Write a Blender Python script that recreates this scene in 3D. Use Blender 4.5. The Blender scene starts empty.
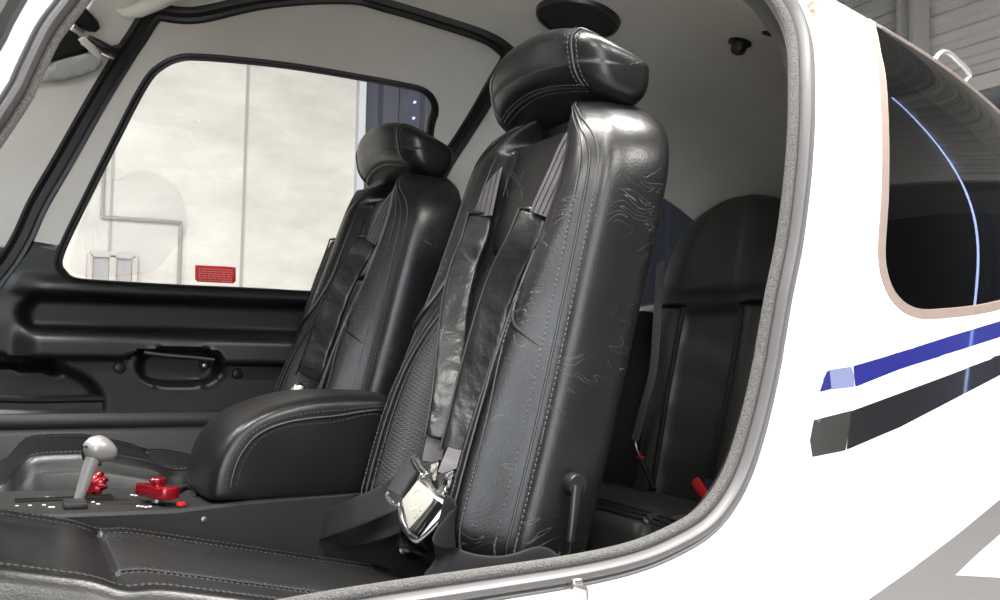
import bpy, bmesh, math, random
import numpy as np
from mathutils import Vector, Matrix
from mathutils.geometry import delaunay_2d_cdt

random.seed(7)
scene = bpy.context.scene
COL = scene.collection
H = 1.5                                   # eye height above the hangar floor

# ------------------------------------------------------------------ camera
FPX = 950.0
_th, _ph, _ro = (math.radians(v) for v in (27.25, 2.86, 1.15))
FW = np.array([math.sin(_th)*math.cos(_ph), math.cos(_th)*math.cos(_ph), math.sin(_ph)])
_r = np.array([math.cos(_th), -math.sin(_th), 0.0]); _u = np.cross(_r, FW)
RT = _r*math.cos(_ro) + _u*math.sin(_ro)
UP = -_r*math.sin(_ro) + _u*math.cos(_ro)
cam_data = bpy.data.cameras.new('camera')
cam = bpy.data.objects.new('camera', cam_data); COL.objects.link(cam)
cam_data.sensor_width = 36.0; cam_data.lens = 36.0*FPX/1000.0
cam_data.clip_start = 0.02; cam_data.clip_end = 200
M = Matrix.Identity(4)
for i in range(3):
    M[i][0] = RT[i]; M[i][1] = UP[i]; M[i][2] = -FW[i]
M[2][3] = H
cam.matrix_world = M
scene.camera = cam

# ------------------------------------------------------------------ light
vs = scene.view_settings
vs.view_transform = 'Standard'; vs.look = 'None'; vs.gamma = 1.0; vs.use_curve_mapping = False
vs.exposure = 0.35
world = bpy.data.worlds.new('overcast_sky'); scene.world = world
world.use_nodes = True
wn = world.node_tree.nodes; wl = world.node_tree.links
bg = wn['Background']
bg.inputs['Color'].default_value = (0.90, 0.95, 1.0, 1)
bg.inputs['Strength'].default_value = 7.2

def area_light(name, loc, target, sx, sy, watts, color=(1, 1, 1)):
    d = bpy.data.lights.new(name, 'AREA'); d.shape = 'RECTANGLE'; d.size = sx; d.size_y = sy
    d.energy = watts; d.color = color
    o = bpy.data.objects.new(name, d); COL.objects.link(o)
    o.location = (loc[0], loc[1], loc[2]+H)
    v = Vector((target[0]-loc[0], target[1]-loc[1], target[2]-loc[2]))
    o.rotation_euler = v.to_track_quat('-Z', 'Y').to_euler()
    return o
# unseen roof lamps added for fill and leather highlights (fixtures further down)
ADDED_LAMPS = [(-3.2, -2.6), (0.6, -3.2), (-3.2, 3.6), (0.4, 0.9), (-1.6, 0.9), (3.4, -2.8), (2.5, 1.1)]
for lx, ly in ADDED_LAMPS:
    area_light('added_roof_light', (lx, ly, 4.05), (lx, ly, 0), 1.5, 0.5, 260, (1.0, 0.97, 0.92))

# ------------------------------------------------------------------ fuselage section
YC = 1.40
def soft(x, w=.12): return w*np.log1p(np.exp(np.clip(np.asarray(x, float)/w, -50, 50)))
SP = 3.3; ZLOW = .85
def s_a(x, ins=0.): return .59 - ins - .15*soft(np.asarray(x, float)-1.0)
def s_b(x, ins=0.):
    x = np.asarray(x, float); e = np.clip(x-1.2, 0, None); q = np.minimum(e, .3)
    return .68 - ins - .22*soft(x-.6) - .7*q*q - .42*(e-q)
def ray(px, py): return FW + (px-500.)/FPX*RT + (300.-py)/FPX*UP
def onY(px, py, y): d = ray(px, py); return d*(y/d[1])
def onX(px, py, x): d = ray(px, py); return d*(x/d[0])
def onZ(px, py, z): d = ray(px, py); return d*(z/d[2])
def onP(px, py, p0, n):
    d = ray(px, py); n = np.asarray(n, float); return d*(np.dot(p0, n)/np.dot(d, n))
def s_f(P, ins=0.):
    x, y, z = P[..., 0], P[..., 1], P[..., 2]
    return np.abs((y-YC)/s_a(x, ins))**SP + np.abs(z/np.where(z > 0, s_b(x, ins), ZLOW-ins))**SP - 1
def s_hit(px, py, ins=0., far=False):
    d = ray(px, py); t = np.linspace(.4, 4, 6001); f = s_f(t[:, None]*d, ins)
    q = np.where((f[:-1] > 0) != (f[1:] > 0))[0]
    i = q[-1] if far else q[0]
    return d*(t[i]+(t[i+1]-t[i])*f[i]/(f[i]-f[i+1]))
# q = arc length round the section, 0 at the roof centre, negative on the near side
_phi = np.linspace(-math.pi/2, 1.5*math.pi, 6001)
def _sec(phi, a, b, lo):
    c, s = np.cos(phi), np.sin(phi)
    y = YC - a*np.sign(c)*np.abs(c)**(2/SP)
    z = np.where(s > 0, b, lo)*np.sign(s)*np.abs(s)**(2/SP)
    return y, z
_y, _z = _sec(_phi, .59, .68, ZLOW)
_q = np.concatenate([[0], np.cumsum(np.hypot(np.diff(_y), np.diff(_z)))])
_q = _q - np.interp(math.pi/2, _phi, _q)
QMAX = float(_q[-1])
def s_pt(x, q, ins=0.):
    phi = np.interp(q, _q, _phi)
    y, z = _sec(phi, s_a(x, ins), s_b(x, ins), ZLOW-ins)
    return np.array([float(x), float(y), float(z)])
def s_inv(P, ins=0.):
    x, y, z = P
    a = float(s_a(x, ins)); b = float(s_b(x, ins)) if z > 0 else ZLOW-ins
    cc = np.sign(YC-y)*(abs(YC-y)/a)**(SP/2); ss = np.sign(z)*(abs(z)/b)**(SP/2)
    phi = math.atan2(ss, cc)
    if phi < -math.pi/2: phi += 2*math.pi
    return np.array([x, float(np.interp(phi, _phi, _q))])
def s_nrm(x, q, ins=0.):
    e = 1e-3
    du = s_pt(x+e, q, ins)-s_pt(x-e, q, ins); dv = s_pt(x, q+e, ins)-s_pt(x, q-e, ins)
    n = np.cross(dv, du)
    n /= np.linalg.norm(n)
    c = s_pt(x, q, ins) - np.array([x, YC, 0])
    return n if np.dot(n, c) > 0 else -n
def side_q(x, z, far=False, ins=0.):
    b = float(s_b(x, ins)) if z > 0 else ZLOW-ins
    a = float(s_a(x, ins))
    dy = a*max(0., 1-(abs(z)/b)**SP)**(1/SP)
    return s_inv((x, YC+dy if far else YC-dy, z), ins)
def roof_q(x, y, ins=0.):
    b = float(s_b(x, ins)); a = float(s_a(x, ins))
    return s_inv((x, y, b*max(0., 1-(abs(y-YC)/a)**SP)**(1/SP)), ins)
def pix_q(px, py, ins=0., far=False): return s_inv(s_hit(px, py, ins, far), ins)

# ------------------------------------------------------------------ scene helpers
def thing(name, label, cat, loc=(0, 0, 0), group=None):
    o = bpy.data.objects.new(name, None); COL.objects.link(o)
    o.empty_display_size = .05
    o.location = (loc[0], loc[1], loc[2]+H); o['label'] = label; o['category'] = cat
    if group: o['group'] = group
    return o
def tag(o, label, cat, group=None):
    o['label'] = label; o['category'] = cat
    if group: o['group'] = group
    return o
def root_loc(p):
    v = Vector((0, 0, 0))
    while p is not None:
        v += p.location; p = p.parent
    return v
class MB:
    def __init__(s): s.v = []; s.f = []; s.m = []
    def add(s, verts, faces, mi=0):
        o = len(s.v); s.v += [tuple(float(c) for c in p) for p in verts]
        s.f += [tuple(i+o for i in f) for f in faces]; s.m += [mi]*len(faces)
        return s
    def grid(s, rows, cu=False, cv=False, mi=0, cap0=False, cap1=False):
        n, m = len(rows), len(rows[0]); V = [p for r in rows for p in r]; Fc = []
        for i in range(n if cv else n-1):
            for j in range(m if cu else m-1):
                a = i*m+j; b = i*m+(j+1) % m; c = ((i+1) % n)*m+(j+1) % m; d = ((i+1) % n)*m+j
                Fc.append((a, b, c, d))
        if cap0: Fc.append(tuple(range(m))[::-1])
        if cap1: Fc.append(tuple((n-1)*m+k for k in range(m)))
        return s.add(V, Fc, mi)
    def box(s, c, sx, sy, sz, R=None, mi=0, bev=0.0):
        b = bmesh.new(); bmesh.ops.create_cube(b, size=1)
        for v in b.verts: v.co = Vector((v.co.x*sx, v.co.y*sy, v.co.z*sz))
        if bev: bmesh.ops.bevel(b, geom=b.edges[:], offset=bev, segments=3, affect='EDGES', profile=.5)
        R = np.eye(3) if R is None else np.asarray(R, float)
        V = [np.asarray(c, float)+R@np.array(v.co) for v in b.verts]
        b.verts.index_update()
        Fc = [tuple(v.index for v in f.verts) for f in b.faces]; b.free()
        return s.add(V, Fc, mi)
    def tube(s, pts, rad, n=8, closed=False, mi=0, caps=True):
        pts = [np.asarray(p, float) for p in pts]; N = len(pts); rows = []
        prev = None
        for i, p in enumerate(pts):
            a = pts[i-1] if (i > 0 or closed) else p; b = pts[(i+1) % N] if (i < N-1 or closed) else p
            t = b-a; t /= (np.linalg.norm(t)+1e-12)
            if prev is None:
                h = np.array([0, 0, 1.]) if abs(t[2]) < .9 else np.array([1., 0, 0])
                u = np.cross(t, h)
            else: u = prev - t*np.dot(prev, t)
            u /= (np.linalg.norm(u)+1e-12); prev = u; w = np.cross(t, u)
            r = rad[i] if hasattr(rad, '__len__') else rad
            rows.append([p+r*(math.cos(2*math.pi*k/n)*u+math.sin(2*math.pi*k/n)*w) for k in range(n)])
        return s.grid(rows, cu=True, cv=closed, mi=mi, cap0=caps and not closed, cap1=caps and not closed)
    def lathe(s, c, axis, prof, n=24, mi=0):
        ax = np.asarray(axis, float); ax /= np.linalg.norm(ax)
        h = np.array([0, 0, 1.]) if abs(ax[2]) < .9 else np.array([1., 0, 0])
        u = np.cross(ax, h); u /= np.linalg.norm(u); w = np.cross(ax, u); c = np.asarray(c, float)
        rows = [[c+ax*z+r*(math.cos(2*math.pi*k/n)*u+math.sin(2*math.pi*k/n)*w) for k in range(n)] for r, z in prof]
        return s.grid(rows, cu=True, mi=mi, cap0=True, cap1=True)
    def prism(s, poly, nrm, th, mi=0, bev=0.0):
        nrm = np.asarray(nrm, float); nrm /= np.linalg.norm(nrm)
        b = bmesh.new(); vs_ = [b.verts.new(tuple(p)) for p in poly]; f = b.faces.new(vs_)
        r = bmesh.ops.extrude_face_region(b, geom=[f])
        for v in [g for g in r['geom'] if isinstance(g, bmesh.types.BMVert)]: v.co += Vector(nrm*th)
        bmesh.ops.recalc_face_normals(b, faces=b.faces[:])
        if bev: bmesh.ops.bevel(b, geom=b.edges[:], offset=bev, segments=2, affect='EDGES', profile=.5)
        b.verts.index_update()
        V = [tuple(v.co) for v in b.verts]; Fc = [tuple(v.index for v in q.verts) for q in b.faces]; b.free()
        return s.add(V, Fc, mi)
    def sphere(s, c, rx, ry, rz, p=2.0, nu=24, nv=14, R=None, mi=0):
        R = np.eye(3) if R is None else R; rows = []
        sg = lambda t: math.copysign(abs(t)**(2/p), t)
        for i in range(nv+1):
            b = -math.pi/2+math.pi*i/nv; cb = max(math.cos(b), 1e-3)
            rows.append([np.asarray(c, float)+R@np.array([rx*sg(cb)*sg(math.cos(2*math.pi*k/nu)), ry*sg(cb)*sg(math.sin(2*math.pi*k/nu)), rz*sg(math.sin(b))]) for k in range(nu)])
        return s.grid(rows, cu=True, mi=mi, cap0=True, cap1=True)
    def build(s, name, mat, parent=None, smooth=True, sub=0, fix=True, solid=0, angle=40, bevel=0):
        me = bpy.data.meshes.new(name)
        off = root_loc(parent)
        me.from_pydata([(x-off.x, y-off.y, z+H-off.z) for x, y, z in s.v], [], s.f)
        mats = mat if isinstance(mat, (list, tuple)) else [mat]
        for m in mats: me.materials.append(m)
        for p, mi in zip(me.polygons, s.m): p.material_index = mi
        me.update()
        if fix:
            b = bmesh.new(); b.from_mesh(me)
            bmesh.ops.remove_doubles(b, verts=b.verts[:], dist=1e-6)
            bmesh.ops.recalc_face_normals(b, faces=b.faces[:]); b.to_mesh(me); b.free()
        if smooth:
            for p in me.polygons: p.use_smooth = True
            me.set_sharp_from_angle(angle=math.radians(angle))
        o = bpy.data.objects.new(name, me); COL.objects.link(o)
        if parent is not None: o.parent = parent
        if solid:
            md = o.modifiers.new('solid', 'SOLIDIFY'); md.thickness = solid; md.offset = -1
        if bevel:
            md = o.modifiers.new('bevel', 'BEVEL'); md.width = bevel; md.segments = 3; md.limit_method = 'ANGLE'
        if sub:
            md = o.modifiers.new('sub', 'SUBSURF'); md.levels = sub; md.render_levels = sub
        return o

def catmull(pts, n=8, closed=False):
    P = [np.asarray(p, float) for p in pts]; N = len(P); out = []
    for i in range(N if closed else N-1):
        if closed: p0, p1, p2, p3 = P[i-1], P[i], P[(i+1) % N], P[(i+2) % N]
        else: p0, p1, p2, p3 = P[max(i-1, 0)], P[i], P[i+1], P[min(i+2, N-1)]
        for k in range(n):
            t = k/n
            out.append(.5*((2*p1)+(p2-p0)*t+(2*p0-5*p1+4*p2-p3)*t*t+(3*p1-p0-3*p2+p3)*t**3))
    if not closed: out.append(P[-1])
    return out
def resample(pts, step, closed=False):
    P = np.array(pts+([pts[0]] if closed else [])); L = np.concatenate([[0], np.cumsum(np.linalg.norm(np.diff(P, axis=0), axis=1))])
    n = max(2, int(round(L[-1]/step))); t = np.linspace(0, L[-1], n+1)
    R = np.stack([np.interp(t, L, P[:, k]) for k in range(P.shape[1])], 1)
    return list(R[:-1] if closed else R)
def inside(P, poly):
    P = np.asarray(P, float); poly = np.asarray(poly, float); x, y = P[:, 0], P[:, 1]
    r = np.zeros(len(P), bool); n = len(poly)
    for i in range(n):
        x1, y1 = poly[i]; x2, y2 = poly[(i+1) % n]
        c = (y1 > y) != (y2 > y)
        with np.errstate(divide='ignore', invalid='ignore'):
            r ^= c & (x < (x2-x1)*(y-y1)/(y2-y1+1e-15)+x1)
    return r
def offset_loop(loop, d):
    """move a closed 2D loop outward by d"""
    P = np.array(loop); T = np.roll(P, -1, 0)-np.roll(P, 1, 0); T /= np.linalg.norm(T, axis=1)[:, None]+1e-12
    N = np.stack([T[:, 1], -T[:, 0]], 1)
    A = np.sum(P[:, 0]*np.roll(P[:, 1], -1)-np.roll(P[:, 0], -1)*P[:, 1])
    return list(P+N*d*(1 if A > 0 else -1))
def patch(outline, holes, h, fn, thick=0.0, nfn=None):
    """triangulated sheet over a 2D region, mapped to 3D by fn"""
    loops = [resample(list(l), h, True) for l in [outline]+holes]
    V = [Vector((p[0], p[1])) for l in loops for p in l]; E = []; o = 0
    for l in loops:
        E += [(o+i, o+(i+1) % len(l)) for i in range(len(l))]; o += len(l)
    A = np.array([p for l in loops for p in l]); lo = A.min(0); hi = A.max(0)
    gx = np.arange(lo[0]+h/2, hi[0], h); gy = np.arange(lo[1]+h/2, hi[1], h)
    G = np.stack(np.meshgrid(gx, gy), -1).reshape(-1, 2)
    ok = inside(G, loops[0])
    for l in loops[1:]: ok &= ~inside(G, l)
    G = G[ok]
    if len(G):
        k = np.ones(len(G), bool)
        for i in range(0, len(G), 2000):
            d = ((G[i:i+2000, None]-A[None])**2).sum(-1).min(1); k[i:i+2000] = d > (.5*h)**2
        G = G[k]
    V += [Vector((p[0], p[1])) for p in G]
    vo, eo, fo, *_ = delaunay_2d_cdt(V, E, [], 0, 1e-7)
    vo = np.array([tuple(v) for v in vo]); T = np.array([f for f in fo if len(f) == 3])
    c = vo[T].mean(1); ok = inside(c, loops[0])
    for l in loops[1:]: ok &= ~inside(c, l)
    T = T[ok]
    mb = MB(); used = np.unique(T); mp = {int(u): i for i, u in enumerate(used)}
    mb.add([fn(*vo[u]) for u in used], [tuple(mp[int(i)] for i in t) for t in T])
    return mb
def sweep(path, bdir, ndir, prof, closed=True):
    """prof: closed list of (b, n) offsets carried along a path with its own frames"""
    mb = MB()
    mb.grid([[p+b*pb+n*pn for pb, pn in prof] for p, b, n in zip(path, bdir, ndir)], cu=True, cv=closed, cap0=not closed, cap1=not closed)
    return mb
def ell(cb, cn, rb, rn, n=10):
    return [(cb+rb*math.cos(2*math.pi*k/n), cn+rn*math.sin(2*math.pi*k/n)) for k in range(n)]
def frames(loop, ins):
    """3D points, in-surface direction pointing into the opening, surface normal"""
    P = np.array([s_pt(x, q, ins) for x, q in loop]); Nn = np.array([s_nrm(x, q, ins) for x, q in loop])
    T = np.roll(P, -1, 0)-np.roll(P, 1, 0); T /= np.linalg.norm(T, axis=1)[:, None]
    B = np.cross(Nn, T); B /= np.linalg.norm(B, axis=1)[:, None]
    c = np.array(loop).mean(0); C3 = s_pt(c[0], c[1], ins)
    if np.mean(np.sum(B*(C3-P), 1)) < 0: B = -B
    return P, B, Nn
def ribbon(path, wdir, w, th, belly=0.0, n=10, wr=0.0, seed=0):
    """strap with a rounded cross-section; wdir one vector or one per point, w number or list"""
    rnd = np.random.default_rng(seed); P = [np.asarray(p, float) for p in path]; N = len(P); rows = []
    for i, p in enumerate(P):
        t = P[min(i+1, N-1)]-P[max(i-1, 0)]; t /= np.linalg.norm(t)+1e-12
        wd = np.asarray(wdir[i] if np.ndim(wdir) == 2 else wdir, float); wd = wd-t*np.dot(wd, t); wd /= np.linalg.norm(wd)
        nn = np.cross(t, wd); ww = w[i] if hasattr(w, '__len__') else w
        tt = th[i] if hasattr(th, '__len__') else th
        row = []
        for k in range(2*n):
            a = 2*math.pi*k/(2*n); c, s_ = math.cos(a), math.sin(a)
            cx = math.copysign(abs(c)**.55, c); sy = math.copysign(abs(s_)**.75, s_)
            row.append(p+wd*ww/2*cx+nn*(tt/2*sy+belly*(1-cx*cx))+nn*wr*rnd.normal()*.5+wd*wr*rnd.normal()*.3)
        rows.append(row)
    mb = MB(); mb.grid(rows, cu=True, cap0=True, cap1=True)
    return mb
def stitches(pts, nrms, step=.0064, ln=.0044, r=.0009, mb=None):
    mb = mb or MB(); R = resample([np.concatenate([p, n]) for p, n in zip(pts, nrms)], step)
    for i in range(len(R)-1):
        p = R[i][:3]; n = R[i][3:]; t = R[i+1][:3]-p; L = np.linalg.norm(t)
        if L < 1e-6: continue
        t /= L; n = n/np.linalg.norm(n); b = np.cross(t, n)
        a, e = p, p+t*ln
        V = [a-b*r, a+b*r, e+b*r, e-b*r, a+n*r*.4+t*ln*.25-b*r*.5, a+n*r*.9+t*ln*.25+b*r*.5, e+n*r*.9-t*ln*.25+b*r*.5, e+n*r*.9-t*ln*.25-b*r*.5]
        mb.add(V, [(0, 1, 5, 4), (1, 2, 6, 5), (2, 3, 7, 6), (3, 0, 4, 7), (4, 5, 6, 7)])
    return mb

# ------------------------------------------------------------------ materials
def mat(name, col, rough=.5, metal=0., spec=.5, bump=None, coat=0., noise=None, trans=0., alpha=1., emit=None, sheen=0.):
    m = bpy.data.materials.new(name); m.use_nodes = True
    N, L = m.node_tree.nodes, m.node_tree.links; b = N['Principled BSDF']
    b.inputs['Base Color'].default_value = (*col, 1); b.inputs['Roughness'].default_value = rough
    b.inputs['Metallic'].default_value = metal; b.inputs['Specular IOR Level'].default_value = spec
    b.inputs['Coat Weight'].default_value = coat; b.inputs['Transmission Weight'].default_value = trans
    b.inputs['Alpha'].default_value = alpha; b.inputs['Sheen Weight'].default_value = sheen
    if emit: b.inputs['Emission Color'].default_value = (*emit[0], 1); b.inputs['Emission Strength'].default_value = emit[1]
    tc = N.new('ShaderNodeTexCoord')
    if noise:   # (scale, amount) colour variation
        t = N.new('ShaderNodeTexNoise'); t.inputs['Scale'].default_value = noise[0]; t.inputs['Detail'].default_value = 4
        L.new(tc.outputs['Object'], t.inputs['Vector'])
        mx = N.new('ShaderNodeMix'); mx.data_type = 'RGBA'
        mx.inputs[6].default_value = (*[c*(1-noise[1]) for c in col], 1); mx.inputs[7].default_value = (*[min(1, c*(1+noise[1])) for c in col], 1)
        L.new(t.outputs['Fac'], mx.inputs[0]); L.new(mx.outputs[2], b.inputs['Base Color'])
    if bump:    # (scale, strength, distance)
        t = N.new('ShaderNodeTexNoise'); t.inputs['Scale'].default_value = bump[0]; t.inputs['Detail'].default_value = 5
        L.new(tc.outputs['Object'], t.inputs['Vector'])
        bp = N.new('ShaderNodeBump'); bp.inputs['Strength'].default_value = bump[1]; bp.inputs['Distance'].default_value = bump[2]
        L.new(t.outputs['Fac'], bp.inputs['Height']); L.new(bp.outputs['Normal'], b.inputs['Normal'])
    return m
def leather(name, col=(.008, .008, .0085), rough=.36, crease=.0, perf=None, spec=.5, wr=.004, wrs=16):
    m = bpy.data.materials.new(name); m.use_nodes = True
    N, L = m.node_tree.nodes, m.node_tree.links; b = N['Principled BSDF']
    b.inputs['Base Color'].default_value = (*col, 1); b.inputs['Roughness'].default_value = rough
    b.inputs['Specular IOR Level'].default_value = spec
    tc = N.new('ShaderNodeTexCoord')
    v = N.new('ShaderNodeTexVoronoi'); v.inputs['Scale'].default_value = 420; L.new(tc.outputs['Object'], v.inputs['Vector'])
    n2 = N.new('ShaderNodeTexNoise'); n2.inputs['Scale'].default_value = wrs; n2.inputs['Detail'].default_value = 3; L.new(tc.outputs['Object'], n2.inputs['Vector'])
    b1 = N.new('ShaderNodeBump'); b1.inputs['Strength'].default_value = .11; b1.inputs['Distance'].default_value = .001
    L.new(v.outputs['Distance'], b1.inputs['Height'])
    b2 = N.new('ShaderNodeBump'); b2.inputs['Strength'].default_value = .25; b2.inputs['Distance'].default_value = wr
    L.new(n2.outputs['Fac'], b2.inputs['Height']); L.new(b1.outputs['Normal'], b2.inputs['Normal'])
    rr = N.new('ShaderNodeMapRange'); rr.inputs['To Min'].default_value = rough-.07; rr.inputs['To Max'].default_value = rough+.1
    L.new(n2.outputs['Fac'], rr.inputs['Value']); L.new(rr.outputs['Result'], b.inputs['Roughness'])
    last = b2; colsock = None
    if crease:  # fine worn crease lines
        d = N.new('ShaderNodeTexNoise'); d.inputs['Scale'].default_value = 9; L.new(tc.outputs['Object'], d.inputs['Vector'])
        ad = N.new('ShaderNodeMix'); ad.data_type = 'RGBA'; ad.blend_type = 'ADD'; ad.inputs[0].default_value = .12
        L.new(tc.outputs['Object'], ad.inputs[6]); L.new(d.outputs['Color'], ad.inputs[7])
        mp = N.new('ShaderNodeMapping'); mp.inputs['Rotation'].default_value = (.0, -.75, 0); mp.inputs['Scale'].default_value = (1.0, .8, 4.2)
        L.new(ad.outputs[2], mp.inputs['Vector'])
        w = N.new('ShaderNodeTexNoise'); w.inputs['Scale'].default_value = 15; w.inputs['Detail'].default_value = 1.5; L.new(mp.outputs['Vector'], w.inputs['Vector'])
        sm = N.new('ShaderNodeMath'); sm.operation = 'MULTIPLY'; sm.inputs[1].default_value = 7.0; L.new(w.outputs['Fac'], sm.inputs[0])
        fq = N.new('ShaderNodeMath'); fq.operation = 'FRACT'; L.new(sm.outputs['Value'], fq.inputs[0])
        sb = N.new('ShaderNodeMath'); sb.operation = 'SUBTRACT'; sb.inputs[1].default_value = .5; L.new(fq.outputs['Value'], sb.inputs[0])
        ab = N.new('ShaderNodeMath'); ab.operation = 'ABSOLUTE'; L.new(sb.outputs['Value'], ab.inputs[0])
        cr = N.new('ShaderNodeMapRange'); cr.inputs['From Max'].default_value = .045; cr.inputs['To Min'].default_value = 1; cr.inputs['To Max'].default_value = 0
        L.new(ab.outputs['Value'], cr.inputs['Value'])
        msk = N.new('ShaderNodeTexNoise'); msk.inputs['Scale'].default_value = 11; L.new(tc.outputs['Object'], msk.inputs['Vector'])
        mr = N.new('ShaderNodeMapRange'); mr.inputs['From Min'].default_value = .48; mr.inputs['From Max'].default_value = .62; L.new(msk.outputs['Fac'], mr.inputs['Value'])
        mu = N.new('ShaderNodeMath'); mu.operation = 'MULTIPLY'; L.new(cr.outputs['Result'], mu.inputs[0]); L.new(mr.outputs['Result'], mu.inputs[1])
        m2 = N.new('ShaderNodeMath'); m2.operation = 'MULTIPLY'; m2.inputs[1].default_value = crease; L.new(mu.outputs['Value'], m2.inputs[0])
        mc = N.new('ShaderNodeMix'); mc.data_type = 'RGBA'; mc.inputs[6].default_value = (*col, 1); mc.inputs[7].default_value = (.20, .19, .185, 1)
        L.new(m2.outputs['Value'], mc.inputs[0]); colsock = mc.outputs[2]
        b3 = N.new('ShaderNodeBump'); b3.inputs['Strength'].default_value = .35; b3.inputs['Distance'].default_value = .0012; b3.invert = True
        L.new(m2.outputs['Value'], b3.inputs['Height']); L.new(last.outputs['Normal'], b3.inputs['Normal']); last = b3
    if perf:    # rows of punched holes: perf = (axis u, axis v, pitch)
        se = N.new('ShaderNodeSeparateXYZ'); L.new(tc.outputs['Object'], se.inputs['Vector'])
        def mth(op, a, c=None, val=None):
            k = N.new('ShaderNodeMath'); k.operation = op; L.new(a, k.inputs[0])
            if c is not None: L.new(c, k.inputs[1])
            if val is not None: k.inputs[1].default_value = val
            return k.outputs['Value']
        u = mth('MULTIPLY', se.outputs[perf[0]], val=1/perf[2]); w_ = mth('MULTIPLY', se.outputs[perf[1]], val=1/perf[2])
        s1 = mth('ADD', u, w_); s2 = mth('SUBTRACT', u, w_)
        c1 = mth('SUBTRACT', mth('FRACT', s1), val=.5); c2 = mth('SUBTRACT', mth('FRACT', s2), val=.5)
        dd = mth('ADD', mth('MULTIPLY', c1, c1), mth('MULTIPLY', c2, c2))
        ho = N.new('ShaderNodeMapRange'); ho.inputs['From Min'].default_value = .03; ho.inputs['From Max'].default_value = .10
        L.new(dd, ho.inputs['Value'])
        mc = N.new('ShaderNodeMix'); mc.data_type = 'RGBA'; mc.inputs[6].default_value = (.002, .002, .002, 1); mc.inputs[7].default_value = (*col, 1)
        L.new(ho.outputs['Result'], mc.inputs[0]); colsock = mc.outputs[2]
        b3 = N.new('ShaderNodeBump'); b3.inputs['Strength'].default_value = .4; b3.inputs['Distance'].default_value = .0010
        L.new(ho.outputs['Result'], b3.inputs['Height']); L.new(last.outputs['Normal'], b3.inputs['Normal']); last = b3
    if colsock: L.new(colsock, b.inputs['Base Color'])
    L.new(last.outputs['Normal'], b.inputs['Normal'])
    return m
def glass(name, tint, fac0=.05, rough=.0, gloss=(1, 1, 1)):
    m = bpy.data.materials.new(name); m.use_nodes = True
    N, L = m.node_tree.nodes, m.node_tree.links; N.remove(N['Principled BSDF'])
    t = N.new('ShaderNodeBsdfTransparent'); t.inputs['Color'].default_value = (*tint, 1)
    g = N.new('ShaderNodeBsdfGlossy'); g.inputs['Roughness'].default_value = rough; g.inputs['Color'].default_value = (*gloss, 1)
    fr = N.new('ShaderNodeFresnel'); fr.inputs['IOR'].default_value = 1.45
    ms = N.new('ShaderNodeMixShader'); L.new(fr.outputs['Fac'], ms.inputs['Fac']); L.new(t.outputs['BSDF'], ms.inputs[1]); L.new(g.outputs['BSDF'], ms.inputs[2])
    L.new(ms.outputs['Shader'], N['Material Output'].inputs['Surface'])
    return m
def webbing(name, col=(.05, .046, .05)):
    m = mat(name, col, .55, spec=.4, bump=(900, .3, .0008)); return m

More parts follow.
